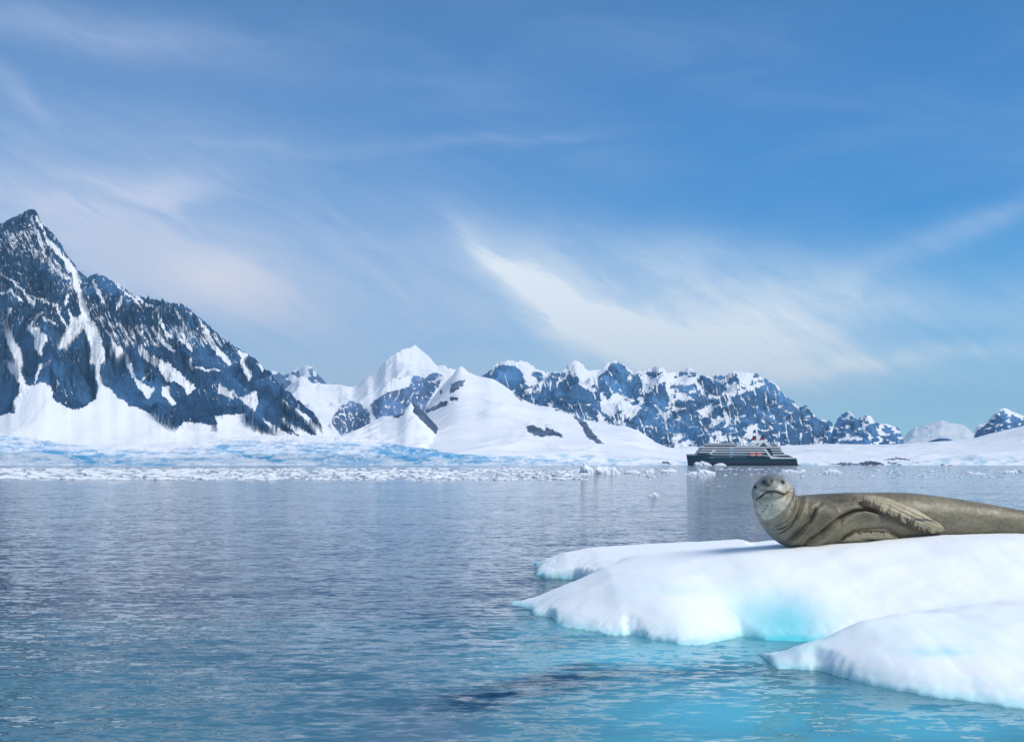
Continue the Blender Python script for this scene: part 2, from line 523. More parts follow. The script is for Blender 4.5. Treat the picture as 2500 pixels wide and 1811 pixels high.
GULLY_A = [c3(p) for p in (
    [(440, 500), (470, 600), (500, 700)], [(535, 480), (560, 530), (595, 610)], [(330, 640), (350, 700), (385, 750)], [(700, 570), (670, 640)], [(880, 750), (930, 830), (1000, 890)],
    [(860, 1010), (800, 1060)], [(1095, 930), (1090, 980), (1150, 985), (1270, 1000)], [(1030, 780), (1100, 880)], [(240, 660), (200, 710), (150, 770)], [(0, 440), (90, 500), (150, 560), (330, 625)],
    [(250, 690), (320, 730)], [(205, 1060), (230, 965), (285, 950)], [(560, 960), (577, 1090)], [(1150, 710), (1230, 850), (1300, 930)], [(1330, 1120), (1400, 1170)], [(0, 560), (60, 540), (130, 600)],
    [(180, 120), (215, 220), (260, 330), (330, 420), (400, 480)], [(210, 110), (260, 230), (330, 330)], [(640, 470), (700, 530), (800, 620), (830, 660)], [(760, 560), (840, 620), (930, 640)],
    [(1000, 640), (1060, 740), (1100, 800)], [(900, 640), (920, 720), (960, 800)], [(60, 640), (30, 720)], [(400, 560), (370, 620)], [(1180, 790), (1210, 860)], [(620, 780), (660, 860), (640, 900)])]


def rock_a(PX, PY, wx, d):
    A, B = warp2(PX, PY, 7, 22., 4)
    r = inside(ROCK_A, A, B).astype(float)
    for s in SNOW_A:
        r[inside(s, A, B)] = 0
    A, B = warp2(PX, PY, 9, 20., 54)
    wd_ = 2.6 + 3.2 * fbm(PX / 16., PY / 16., 3, 57)
    for l_ in GULLY_A:
        s_, t_ = pdist(l_, A, B)
        r *= 1 - 0.9 * smooth(1.2, -0.6, np.abs(s_) - wd_)
    # wind-blown speckle of snow on ledges, finer and denser high up
    up = smooth(1010, 640, PY)
    st = ridged((PX + 0.45 * PY) / 26., (PY - 0.3 * PX) / 26., 5, 11, 0.7)
    thr = 0.90 - 0.20 * up
    r *= 1 - 0.85 * smooth(thr, thr + 0.08, st)
    fil = ridged((PX - 0.5 * PY) / 13., (PY + 0.4 * PX) / 34., 3, 27, 0.65)
    zn = smooth(-0.1, 0.35, fbm(PX / 80., PY / 60., 3, 37) + 0.35 * up)
    r *= 1 - 0.8 * zn * smooth(0.72, 0.84, fil)
    ln_ = smooth(1.0, 0.0, np.abs(PY - np.interp(PX, [0, 73, 100, 187, 213, 300], [560, 560, 590, 690, 720, 800]) - 20) / 60.)
    sp = ridged((PX * 1.0 - PY * 0.55) / 9., (PY + PX * 0.5) / 60., 3, 17, 0.7)
    r *= 1 - 0.9 * ln_ * smooth(0.5, 0.65, sp)
    return r


RIDGES_A = [c3(p) for p in (
    [(175, 80), (150, 250), (110, 400), (60, 560), (20, 700)], [(178, 80), (240, 250), (300, 420), (330, 560), (300, 700)],
    [(720, 560), (690, 680), (640, 830), (610, 1000)], [(720, 560), (800, 700), (880, 850), (980, 940), (1060, 1030)],
    [(470, 765), (430, 900), (420, 1050), (412, 1215)], [(1060, 640), (1090, 800), (1060, 950), (1000, 1050)], [(545, 440), (600, 560), (660, 620)],
    [(1200, 740), (1290, 900), (1390, 1080), (1430, 1260)], [(230, 640), (260, 800), (250, 960), (300, 1100)], [(60, 950), (95, 1080), (70, 1200)],
    [(1510, 965), (1600, 1150), (1720, 1350)], [(740, 960), (780, 1100), (830, 1200)], [(900, 620), (930, 760), (1000, 860)])]


def ridge_a(PX, PY):
    A, B = warp2(PX, PY, 10, 30., 44)
    o_ = 0
    for l_ in RIDGES_A:
        s_, t_ = pdist(l_, A, B)
        h_ = np.where(s_ > 0, np.exp(-np.abs(s_) / 26.), np.exp(-np.abs(s_) / 16.))
        o_ = np.maximum(o_, h_ * smooth(1.1, 0.7, t_))
    return 62 * o_ * smooth(1050, 960, PY)


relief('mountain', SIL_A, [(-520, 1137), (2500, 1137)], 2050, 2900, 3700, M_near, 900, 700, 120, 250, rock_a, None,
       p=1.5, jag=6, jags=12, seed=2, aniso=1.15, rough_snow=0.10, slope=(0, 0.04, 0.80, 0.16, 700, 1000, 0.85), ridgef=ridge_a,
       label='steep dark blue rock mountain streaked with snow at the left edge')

# ---- small pale peak far behind
relief('distant_peak', [(560, 960), (640, 905)] + c4([(60, 255), (130, 288), (210, 250), (290, 213), (340, 228), (400, 300), (440, 345), (560, 372), (700, 420), (800, 480)]),
       [(560, 1120), (1000, 1120)], 7000, 8000, 9000, M_mid, 160, 80, 120, 500,
       lambda PX, PY, wx, d: smooth(-0.05, 0.15, fbm(PX / 24., PY / 24., 4, 5) - 0.25 * smooth(905, 890, PY) + 0.15 * smooth(895, 935, PY)) * 0.9,
       None, seed=4, label='small pale peak far off just right of the dark rock mountain')

# ---- central snowy peak
ROCK_C = [c4(p) for p in (
    [(770, 500), (880, 420), (970, 400), (1050, 380), (1080, 300), (1130, 290), (1170, 320), (1210, 285), (1250, 270), (1300, 290), (1280, 370), (1230, 430), (1190, 500),
     (1150, 600), (1000, 620), (900, 640), (820, 620), (780, 560)],
    [(480, 640), (500, 580), (540, 520), (620, 480), (700, 500), (760, 560), (770, 650), (700, 720), (560, 740)],
    [(840, 280), (880, 250), (960, 270), (1000, 330), (900, 320)])]


def rock_c(PX, PY, wx, d):
    A, B = warp2(PX, PY, 5, 14., 9)
    r = np.zeros_like(PX)
    for s in ROCK_C[:2]:
        r[inside(s, A, B)] = 1
    r[inside(ROCK_C[2], A, B)] = 0.35
    st = ridged((PX - 0.3 * PY) / 20., (PY + 0.3 * PX) / 30., 5, 15, 0.7)
    return r * (1 - 0.95 * smooth(0.58, 0.70, st))


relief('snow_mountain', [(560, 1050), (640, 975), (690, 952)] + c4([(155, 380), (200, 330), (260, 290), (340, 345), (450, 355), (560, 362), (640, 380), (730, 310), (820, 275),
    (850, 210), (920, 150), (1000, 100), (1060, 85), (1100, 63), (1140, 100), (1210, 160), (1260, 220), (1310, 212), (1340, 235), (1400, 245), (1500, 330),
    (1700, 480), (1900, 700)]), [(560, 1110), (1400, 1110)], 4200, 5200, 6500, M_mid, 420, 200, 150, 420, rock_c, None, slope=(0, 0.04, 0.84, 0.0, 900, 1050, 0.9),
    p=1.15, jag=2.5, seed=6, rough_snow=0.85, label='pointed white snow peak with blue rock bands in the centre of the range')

# ---- long rocky massif behind the ship
SIL_G = [(1040, 1010), (1100, 960), (1150, 930)] + c5([(0, 215), (40, 170), (100, 115), (180, 92), (330, 100), (400, 150), (480, 185), (600, 180), (660, 115), (710, 92), (760, 115),
    (800, 170), (900, 165), (960, 110), (1020, 92), (1090, 125), (1130, 175), (1250, 170), (1320, 135), (1380, 150), (1420, 190), (1500, 180), (1590, 140), (1640, 190),
    (1740, 215), (1850, 210), (1930, 172), (2100, 195), (2180, 240), (2250, 270)]) + c6([(200, 10), (250, 70), (300, 90), (330, 140), (420, 148), (460, 190),
    (510, 250), (630, 278), (650, 330), (690, 420), (760, 480)])
ROCK_G = [c5(p) for p in (
    [(0, 190), (60, 165), (150, 130), (250, 140), (300, 190), (320, 260), (250, 300), (215, 330), (150, 285), (60, 240), (-60, 240)],
    [(510, 215), (600, 235), (720, 210), (750, 290), (850, 340), (870, 420), (890, 570), (800, 545), (700, 500), (560, 460), (420, 460), (330, 430), (210, 345), (300, 365), (440, 340), (470, 260)],
    [(930, 190), (1000, 100), (1060, 110), (1130, 200), (1200, 210), (1230, 300), (1170, 400), (1090, 370), (1000, 330), (900, 340), (900, 480), (1060, 600), (960, 570), (880, 480), (860, 330)],
    [(1080, 600), (1200, 480), (1300, 420), (1400, 560), (1500, 480), (1600, 480), (1750, 540), (1770, 600), (1730, 740), (1640, 740), (1560, 670), (1440, 670), (1430, 770), (1340, 750), (1200, 670)],
    [(1260, 360), (1330, 280), (1390, 260), (1420, 350), (1450, 400), (1640, 400), (1900, 380), (2080, 320), (2180, 300), (2268, 330), (2268, 730), (2170, 650), (2100, 590), (2000, 610), (1900, 540),
     (1850, 450), (1740, 440), (1600, 500), (1480, 440), (1420, 500), (1300, 430)],
    [(1640, 240), (1720, 225), (1850, 280), (1880, 330), (1800, 370), (1700, 330)],
    [(1900, 550), (2000, 600), (1960, 760), (1880, 760), (1870, 620)])] + [c6(p) for p in (
    [(-40, 0), (120, -60), (200, 20), (250, 80), (320, 150), (450, 180), (510, 260), (640, 290), (620, 350), (560, 380), (520, 460), (430, 490), (250, 470), (100, 380), (-20, 280)],)]


def rock_g(PX, PY, wx, d):
    A, B = warp2(PX, PY, 7, 16., 14)
    r = np.zeros_like(PX)
    for s in ROCK_G:
        r[inside(s, A, B)] = 1
    base_ = smooth(-0.12, 0.10, fbm(PX / 26., PY / 20., 4, 61)) * smooth(885, 930, PY) * smooth(1180, 1250, PX)
    r = np.maximum(r, 0.95 * base_ * smooth(0.25, 0.0, fbm(PX / 60., PY / 60., 2, 8)))
    low = smooth(940, 1010, PY)
    st = fbm(PX / 26., PY / 9., 5, 25, 0.65)
    r *= 1 - 0.97 * smooth(0.20, 0.26, st) * (0.2 + 0.8 * low)
    gl = ridged((PX - 0.35 * PY) / 30., (PY + 0.3 * PX) / 90., 4, 35, 0.6)
    r *= 1 - 0.97 * smooth(0.70, 0.80, gl)
    return r


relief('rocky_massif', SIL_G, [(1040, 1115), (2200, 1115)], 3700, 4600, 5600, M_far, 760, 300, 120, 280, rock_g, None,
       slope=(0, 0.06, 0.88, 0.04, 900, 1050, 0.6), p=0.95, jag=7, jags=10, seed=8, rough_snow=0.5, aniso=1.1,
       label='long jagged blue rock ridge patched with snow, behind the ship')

# ---- square rock block and the summit beyond at the right edge
relief('rock_bluff', c6([(560, 560), (600, 480), (640, 340), (680, 250), (720, 205), (770, 183), (810, 213), (840, 258), (900, 223), (960, 222), (1000, 280), (1110, 300), (1200, 328), (1232, 400), (1250, 480), (1280, 560)]),
       [(1990, 1110), (2240, 1110)], 3350, 3600, 4100, M_far, 260, 130, 45, 110,
       lambda PX, PY, wx, d: (lambda AB: np.where(smooth(0.10, 0.16, fbm(PX / 20., PY / 12., 4, 71) + 0.30 * smooth(-3, -14, PY - np.interp(PX, [2022, 2071, 2091, 2110, 2140, 2207], [1040, 1014, 1036, 1034, 1044, 1070]))) > 0.5, 0.0, 1.0))(0),
       None, p=0.8, jag=3, jags=9, seed=10, rough_snow=0.5, label='low square blue rock bluff with snow caps right of the ridge')
relief('rock_summit', c6([(1800, 480), (1835, 415), (1865, 310), (1930, 288), (2000, 220), (2090, 153), (2150, 178), (2268, 228), (2500, 330), (2700, 360), (3000, 440)]),
       [(2360, 1105), (2760, 1105)], 3300, 3600, 4200, M_far, 260, 110, 35, 110,
       lambda PX, PY, wx, d: np.where(fbm(PX / 14., PY / 8., 4, 73) + 0.5 * smooth(16, 3, PY - np.interp(PX, [2376, 2385, 2423, 2449, 2500, 2700], [1067, 1045, 1013, 996, 1016, 1050])) > 0.22, 0.0, 1.0),
       None, p=0.8, jag=3, jags=9, seed=12, rough_snow=0.5, label='blue rock summit with a white snow rim at the right edge')
relief('far_snow_range', c6([(1150, 500), (1250, 400), (1320, 330), (1450, 295), (1560, 262), (1640, 285), (1750, 300), (1850, 380), (2000, 420), (2200, 470)]),
       [(2150, 1105), (2500, 1105)], 8000, 9000, 10000, M_mid, 200, 80, 120, 500,
       lambda PX, PY, wx, d: 0.4 * smooth(0.15, 0.3, fbm(PX / 16., PY / 16., 4, 77)) * smooth(2320, 2280, PX), None, seed=13, label='faint white mountains in haze between two blue rocks')
relief('rock_knoll', c6([(1400, 470), (1450, 447), (1500, 428), (1560, 414), (1620, 418), (1680, 440), (1720, 470)]),
       [(2200, 1100), (2400, 1100)], 3200, 3300, 3450, M_far, 60, 40, 4, 60, lambda PX, PY, wx, d: np.ones_like(PX), None, jag=0.5, seed=14,
       label='small rounded blue rock showing behind the right snowfield')

# ---- broad white hill that runs on as the right-hand snowfield
SIL_D = [(900, 1120), (980, 1075), (1037, 1000), (1060, 966), (1073, 950), (1090, 930), (1108, 912), (1118, 898), (1126, 893), (1134, 899), (1143, 908), (1166, 917), (1205, 925), (1228, 939), (1250, 955), (1275, 974),
    (1307, 989), (1345, 993), (1370, 1002), (1415, 1021), (1459, 1031), (1497, 1037), (1529, 1040), (1561, 1052), (1602, 1079), (1624, 1092), (1700, 1090), (1922, 1087), (2022, 1083),
    (2148, 1085), (2208, 1083), (2266, 1079), (2331, 1075), (2377, 1069), (2423, 1057), (2500, 1039), (2700, 1005), (3000, 960), (3400, 940)]
ROCK_D = [c4(p) for p in (
    [(1370, 355), (1420, 330), (1470, 325), (1455, 360), (1410, 400), (1365, 422), (1355, 400)],
    [(1240, 520), (1290, 485), (1335, 482), (1335, 512), (1260, 540), (1180, 572), (1170, 545)],
    [(1280, 400), (1305, 400), (1300, 425), (1285, 425)],
    [(1820, 415), (1900, 470), (1880, 475), (1830, 430)],
    [(1350, 455), (1420, 450), (1400, 475), (1360, 480)])] + [c5(p) for p in (
    [(330, 600), (380, 590), (430, 610), (480, 640), (475, 612), (510, 615), (550, 640), (612, 660), (605, 685), (530, 668), (440, 682), (340, 640)],
    [(540, 450), (600, 446), (680, 486), (740, 536), (790, 566), (835, 640), (880, 690), (932, 738), (880, 728), (800, 685), (765, 610), (728, 570), (690, 515), (600, 485), (560, 480)],
    [(1375, 882), (1388, 868), (1425, 876), (1445, 890), (1415, 888), (1400, 880)])] + [c6(p) for p in (
    [(600, 635), (700, 628), (850, 630), (920, 612), (990, 612), (1050, 630), (1100, 645), (900, 648), (700, 646)],
    [(1055, 598), (1130, 592), (1180, 580), (1260, 590), (1310, 602), (1200, 596), (1120, 602)],
    [(1090, 612), (1150, 625), (1240, 645), (1200, 645), (1120, 628)],
    [(1310, 612), (1390, 628), (1340, 628)],
    [(1540, 640), (1620, 645), (1560, 650)])]


def rock_d(PX, PY, wx, d):
    A, B = warp2(PX, PY, 5.0, 9., 19)
    r = np.zeros_like(PX)
    for s in ROCK_D:
        r[inside(s, A, B)] = 1
    return r


def ice_d(PX, PY, wx, d):
    top = np.interp(PX, [1100, 1200, 1330, 1400, 1500, 1600, 1700, 2250, 2300, 2500, 2700], [1106, 1110, 1112, 1108, 1112, 1120, 1130, 1128, 1116, 1118, 1110])
    n = fbm(PX / 30., PY / 9., 4, 41, 0.6)
    return smooth(-3, 4, PY - top + 6 * n) * smooth(-0.15, 0.3, n) * 0.95


relief('snowfield', SIL_D, [(900, 1137), (3400, 1137)], 1980, 3100, 3900, M_hill, 900, 280, 26, 300, rock_d, ice_d,
       p=1.0, cliff=0.10, jag=1.0, seed=16, rough_snow=0.6, wob=0.03, label='broad white snow hill and shore shelf behind and right of the ship')

# ---- cone in front
ROCK_F = [c4(p) for p in (
    [(1060, 478), (1110, 505), (1165, 560), (1225, 625), (1305, 712), (1320, 755), (1395, 805), (1330, 772), (1250, 722), (1180, 655), (1130, 605), (1085, 560), (1090, 520)],
    [(930, 596), (1000, 570), (1030, 545), (1010, 580), (970, 605)], [(1330, 760), (1500, 848), (1480, 848), (1330, 775)])]


def rock_f(PX, PY, wx, d):
    A, B = warp2(PX, PY, 2.5, 9., 29)
    r = np.zeros_like(PX)
    for s in ROCK_F:
        r[inside(s, A, B)] = 1
    return r


relief('snow_cone', [(760, 1105)] + c4([(520, 745), (590, 722), (700, 678), (860, 590), (960, 588), (1030, 540), (1070, 486), (1100, 500), (1160, 556), (1220, 618), (1300, 705), (1350, 772), (1500, 848), (1640, 900)]),
       [(760, 1135), (1250, 1135)], 2050, 2450, 2900, M_hill, 300, 150, 18, 130, rock_f, None, p=1.1, jag=1.0, seed=18, rough_snow=0.7,
       label='white snow cone with a dark rock spur down its right flank')

# ---- blue glacier front on the left
SIL_L = [(-700, 1030), (-300, 1045), (0, 1050), (60, 1058), (130, 1072), (220, 1084), (300, 1090), (400, 1090), (470, 1080), (560, 1068), (660, 1062), (850, 1066), (950, 1076), (1050, 1088), (1150, 1101),
         (1250, 1110), (1330, 1118), (1420, 1128), (1500, 1134)]


def ice_l(PX, PY, wx, d):
    top = np.interp(PX, [-700, 0, 130, 220, 300, 400, 470, 560, 850, 1050, 1250, 1500], [1045, 1058, 1078, 1088, 1097, 1106, 1092, 1078, 1078, 1092, 1108, 1125])
    n = fbm(PX / 55. + PY / 60., PY / 9., 5, 43, 0.62)
    r = smooth(-6, 10, PY - top + 14 * n) * (0.25 + 0.55 * smooth(-0.15, 0.25, n))
    for cx, cy, rx, ry, k in ((230, 1128, 55, 9, 0.8), (330, 1130, 50, 7, 0.8), (180, 1112, 90, 6, 0.35), (870, 1125, 60, 9, 0.9), (985, 1112, 60, 12, 1.0), (1000, 1096, 50, 6, 0.9),
                              (1080, 1108, 60, 10, 0.6), (1120, 1114, 55, 10, 1.0), (640, 1115, 40, 10, 0.5), (560, 1092, 30, 6, 0.4), (745, 1094, 30, 6, 0.5)):
        r += k * np.exp(-(((PX - cx) / rx) ** 2 + ((PY - cy - 0.12 * (PX - cx)) / ry) ** 2)) * (0.6 + 0.9 * smooth(-0.2, 0.25, n))
    w = ridged(PX / 60. + PY / 40., PY / 10. - PX / 90., 4, 47, 0.6)
    return np.clip(r * (1 - 0.85 * smooth(0.66, 0.80, w)), 0, 1)


relief('glacier', SIL_L, [(-700, 1137), (1500, 1137)], 1900, 2300, 2500, M_glac, 1000, 150, 10, 38, None, ice_l,
       p=1.0, cliff=0.38, jag=2.5, jags=20, seed=20, rough_snow=1.0, wob=0.02, aniso=0.6, label='low blue glacier front along the left shore')

# ------------------------------------------------------------------ water
def axis(lo, hi, a, b, step, grow=1.12):
    c = list(np.arange(a, b + 1e-6, step))
    s = step
    while c[-1] < hi:
        s *= grow; c.append(c[-1] + s)
    s = step
    l = []
    x = c[0]
    while x > lo:
        s *= grow; x -= s; l.append(x)
    return np.array(l[::-1] + c)


wxs = axis(-13000, 13000, -4.0, 7.0, 0.07)
wys = axis(-4000, 13000, 4.0, 14.0, 0.07)
WX, WY = np.meshgrid(wxs, wys)
dd = np.maximum(WY, 0.5)
PXw = HX + F * WX / dd; PYw = HY + F * CH / dd
nz = fbm(WX * 0.5, WY * 0.5, 4, 91)
nz2 = fbm(WX * 1.6, WY * 2.2, 4, 93)


def G(px, py, rx, ry, rot=0):
    c, s = math.cos(math.radians(rot)), math.sin(math.radians(rot))
    a, b = PXw - px + 40 * nz2, PYw - py + 18 * nz2
    return np.exp(-(((a * c - b * s) / rx) ** 2 + ((a * s + b * c) / ry) ** 2))


ok = (WY > 3) & (WY < 60)
teal = np.where(ok, smooth(1400, 1700, PYw) * smooth(1700, 400, PXw + 0 * nz), 0) * 0.7
teal = np.maximum(teal, np.where(WY < 9, 0.5, 0))
cy = np.zeros_like(WX)
for a in ((1560, 1600, 330, 55, 4, 1.0), (1760, 1590, 240, 40, 0, 0.8), (1330, 1540, 110, 40, 8, 0.45), (1800, 1740, 420, 85, 0, 0.95), (2250, 1770, 420, 60, -3, 0.9), (1900, 1830, 700, 70, 0, 0.8), (1230, 1800, 120, 60, 0, 0.3),
          (1420, 1530, 160, 40, 0, 0.6)):
    cy = np.maximum(cy, a[5] * G(*a[:5]))
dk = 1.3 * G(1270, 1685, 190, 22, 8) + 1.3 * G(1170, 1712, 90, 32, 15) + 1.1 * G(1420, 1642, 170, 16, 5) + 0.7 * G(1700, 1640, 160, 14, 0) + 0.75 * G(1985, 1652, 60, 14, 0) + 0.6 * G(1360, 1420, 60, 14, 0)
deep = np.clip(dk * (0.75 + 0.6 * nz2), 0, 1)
grey = 0.6 * G(1030, 1790, 150, 60, 0)
cy = cy * (1 - 0.0 * deep)
calm = np.where((WY > 30), smooth(46, 52, WY) * smooth(900, 1500, PXw) , 0)
m, t = new_mat('sea_water')
pos = t.n('ShaderNodeNewGeometry').outputs['Position']
dist = t.vm('LENGTH', pos)
dist = t.t.nodes[-1].outputs['Value']
calmA = t.attr('calm')
patch = t.noise(t.vm('MULTIPLY', pos, (0.045, 0.09, 1)), 1.0, 4, 0.6)
patch2 = t.noise(t.vm('MULTIPLY', pos, (0.5, 0.8, 1)), 1.0, 3, 0.5)


def slopes(sx, sy, kx, ky, det, off):
    nd = t.n('ShaderNodeTexNoise')
    t.put(nd.inputs['Vector'], t.vm('ADD', t.vm('MULTIPLY', pos, (sx, sy, 1)), (off, off * 2.0, 0)))
    nd.inputs['Scale'].default_value = 1.0; nd.inputs['Detail'].default_value = det; nd.inputs['Roughness'].default_value = 0.5
    nd.inputs['Distortion'].default_value = 0.6
    return t.vm('MULTIPLY', t.vm('SUBTRACT', nd.outputs['Color'], (0.5, 0.5, 0.5)), (kx, ky, 0.0))


sl = t.vm('ADD', slopes(0.5, 1.3, 0.10, 0.16, 2, 0.0), slopes(2.2, 6.5, 0.26, 0.46, 2, 7.0))
sl = t.vm('ADD', sl, slopes(6.0, 15.0, 0.38, 0.75, 3, 3.0))
sl = t.vm('ADD', sl, slopes(14.0, 30.0, 0.24, 0.42, 2, 11.0))
gust = t.m('MULTIPLY', t.ss(patch, 0.32, 0.68, 0.65, 1.0), t.ss(patch2, 0.3, 0.7, 0.7, 1.2))
stg = t.m('MULTIPLY', gust, t.m('SUBTRACT', 1.0, t.m('MAXIMUM', t.m('MULTIPLY', calmA, 0.05), t.m('MULTIPLY', t.attr('cyan'), 0.55))))
scn = t.n('ShaderNodeVectorMath', operation='SCALE'); t.put(scn.inputs[0], sl); t.put(scn.inputs['Scale'], stg)
nrm = t.vm('NORMALIZE', t.vm('ADD', scn.outputs[0], (0, 0, 1)))
c0 = t.mix(t.attr('teal'), (0.05, 0.08, 0.125), (0.045, 0.19, 0.25))
c0 = t.mix(t.attr('cyan'), c0, (0.10, 0.47, 0.58))
c0 = t.mix(t.attr('grey'), c0, (0.12, 0.16, 0.22))
strk = t.noise(t.vm('MULTIPLY', pos, (1.3, 7.0, 1)), 1.0, 4, 0.6)
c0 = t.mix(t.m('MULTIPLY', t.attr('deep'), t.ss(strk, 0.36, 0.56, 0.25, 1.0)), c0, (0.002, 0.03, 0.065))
pp = principled(t, c0, 0.05, 0.5, nrm)
pp.inputs['IOR'].default_value = 1.33
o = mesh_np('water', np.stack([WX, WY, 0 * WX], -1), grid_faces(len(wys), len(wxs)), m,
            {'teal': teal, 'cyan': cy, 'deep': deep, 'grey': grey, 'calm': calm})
tag(o, 'rippled grey blue sea with turquoise water near the floe', None, None, 'structure')

# ------------------------------------------------------------------ snow / ice materials
m, t = new_mat('floe_snow')
pos = t.n('ShaderNodeNewGeometry').outputs['Position']
ic = t.attr('ice')
n1 = t.noise(pos, 3.0, 6, 0.6)
n2 = t.noise(pos, 28.0, 5, 0.65)
n3 = t.noise(pos, 120.0, 3, 0.6)
c = t.mix(t.ss(n1, 0.35, 0.7), (0.90, 0.955, 0.97), (0.87, 0.94, 0.96))
c = t.mix(t.m('MULTIPLY', ic, 1.0, clamp=True), c, (0.12, 0.66, 0.74))
hh = t.m('ADD', t.m('MULTIPLY', n2, 0.7), t.m('MULTIPLY', n3, 0.3))
nr = t.bump(hh, t.ss(ic, 0.0, 0.8, 0.30, 0.12), 0.014)
p = principled(t, c, 0.55, 0.25, nr)
p.inputs['Subsurface Weight'].default_value = 0.5
p.inputs['Subsurface Radius'].default_value = (0.25, 0.7, 1.0)
p.inputs['Subsurface Scale'].default_value = 0.12
M_floe = m
m, t = new_mat('brash_ice')
pos = t.n('ShaderNodeNewGeometry').outputs['Position']
n1 = t.noise(pos, 0.9, 5, 0.6)
nz_ = t.n('ShaderNodeSeparateXYZ'); t.put(nz_.inputs[0], pos)
c = t.mix(t.ss(n1, 0.35, 0.75), (0.84, 0.87, 0.91), (0.72, 0.81, 0.88))
principled(t, c, 0.5, 0.3, t.bump(t.noise(pos, 6.0, 5, 0.65), 0.5, 0.15))
M_brash = m

# ------------------------------------------------------------------ the floe
def w2(px, py):
    d = F * CH / (py - HY)
    return ((px - HX) / F * d, d)


fx = np.arange(-0.3, 9.0, 0.018)
fy = np.arange(4.6, 15.2, 0.018)
FX, FY = np.meshgrid(fx, fy)
wobx = FX + 0.05 * fbm(FX * 4, FY * 4, 4, 101, 0.6) + 0.018 * pn(FX * 26, FY * 26, 105)
woby = FY + 0.08 * fbm(FX * 4, FY * 4, 4, 102, 0.6) + 0.014 * pn(FX * 30, FY * 30, 106)
front = [w2(*a) for a in ((1255, 1480), (1293, 1489), (1300, 1503), (1344, 1506), (1354, 1523), (1401, 1537), (1446, 1542), (1485, 1551), (1522, 1555), (1534, 1549), (1559, 1553), (1587, 1562),
                          (1672, 1576), (1717, 1574), (1784, 1562), (1801, 1556), (1815, 1553), (1841, 1559), (1869, 1565), (1982, 1567), (2060, 1568))]
fxx = np.array([a[0] for a in front]); fdd = np.array([a[1] for a in front])
front_d = np.interp(wobx, np.concatenate([np.maximum.accumulate(fxx) + np.arange(len(fxx)) * 1e-4, [3.1, 4.0, 9.0]]), np.concatenate([fdd, [7.8, 7.7, 7.6]]))
cpx = [(0.0, 9.93, 0.0), (0.10, 9.9, 0.035), (0.284, 9.85, 0.10), (0.605, 9.8, 0.245), (0.93, 9.8, 0.385), (1.25, 9.8, 0.44), (1.8, 9.7, 0.515), (2.63, 9.62, 0.585), (3.36, 9.6, 0.645), (4.15, 9.6, 0.715), (4.94, 9.6, 0.728), (7, 9.6, 0.70), (9, 9.6, 0.5)]
cx_ = [a[0] for a in cpx]
cd_ = np.interp(FX, cx_, [a[1] for a in cpx]); cz_ = np.interp(FX, cx_, [a[2] for a in cpx])
cz_ = cz_ + 0.012 * fbm(FX * 2.0, FX * 0 + 3, 3, 111)
kk = np.exp(-np.linspace(-2.2, 2.2, 61) ** 2); kk /= kk.sum()
fr0 = front_d.mean(0); frs = np.convolve(np.pad(fr0, 30, 'edge'), kk, 'valid')[None, :] - 0.10
tt_ = (FY + 0.25 * (woby - FY) - frs) / np.maximum(cd_ - frs, 0.10)
ed_ = woby - front_d
ins = ed_ > 0
prof = (1 - (1 - np.clip(tt_, 0, 1)) ** 1.7) * np.sqrt(smooth(-0.02, 0.22, ed_))
bulge = 0.020 * ridged(FX * 0.55 - FY * 0.9 + 0.2 * fbm(FX, FY, 2, 124), FX * 0.3 + FY * 0.2, 2, 123) + 0.06 * fbm(FX * 1.1 + 0.4 * FY, FY * 0.8, 2, 120) + 0.012 * fbm(FX * 3, FY * 2, 3, 121)
zm = cz_ * prof
backl = 0.30 + 0.5 * smooth(0.1, 1.0, FX) + 2.4 * smooth(0.9, 1.4, FX)      # distance behind the crest to the back waterline
behind = np.clip((woby - cd_) / backl, 0, 1.3)
zm = np.where(woby > cd_, cz_ * (1 - behind ** 2.2), zm)
zm = np.where(ins & (FX > -0.02 + 0.03 * pn(FY * 20, FX * 9, 3)), zm, -0.4)
# the dished blue wall: hollow it out a little
PXf = HX + F * FX / FY
PYf = HY - (zm - CH) * F / FY
hol = np.exp(-(((PXf - 1890 - 0.2 * (PYf - 1500)) / 110) ** 2 + ((PYf - 1500) / 55) ** 2))
zm = zm - 0.07 * hol * ins
nose = np.exp(-(((PXf - 1660) / 90) ** 2 + ((PYf - 1500) / 50) ** 2))
zm = zm + 0.02 * nose * ins
zm = zm + bulge * smooth(0, 0.3, tt_) * (1 - smooth(0.75, 1.0, tt_))
# back lobe
bl = [(0.30, 0.02), (0.40, 0.10), (0.68, 0.236), (1.05, 0.315), (1.84, 0.367), (2.69, 0.405), (2.97, 0.428), (3.12, 0.375), (3.42, 0.41), (5, 0.45), (9, 0.35)]
bz = np.interp(wobx, [a[0] for a in bl], [a[1] for a in bl])
bf = np.interp(wobx, [0.3, 0.42, 0.75, 1.0, 1.3, 1.6, 9], [12.6, 12.25, 12.12, 11.6, 10.6, 9.9, 9.6])
bt = np.clip((0.7 * FY + 0.3 * woby - bf) / (12.9 - bf), 0, 1)
zb = bz * (0.45 * smooth(0, 0.12, bt) + 0.55 * bt ** 0.8)
zb = np.where(woby > 12.9, bz * (1 - np.clip((woby - 12.9) / 1.4, 0, 1.3) ** 2.2), zb)
zb = np.where((woby > bf) & (wobx > 0.31), zb, -0.4)
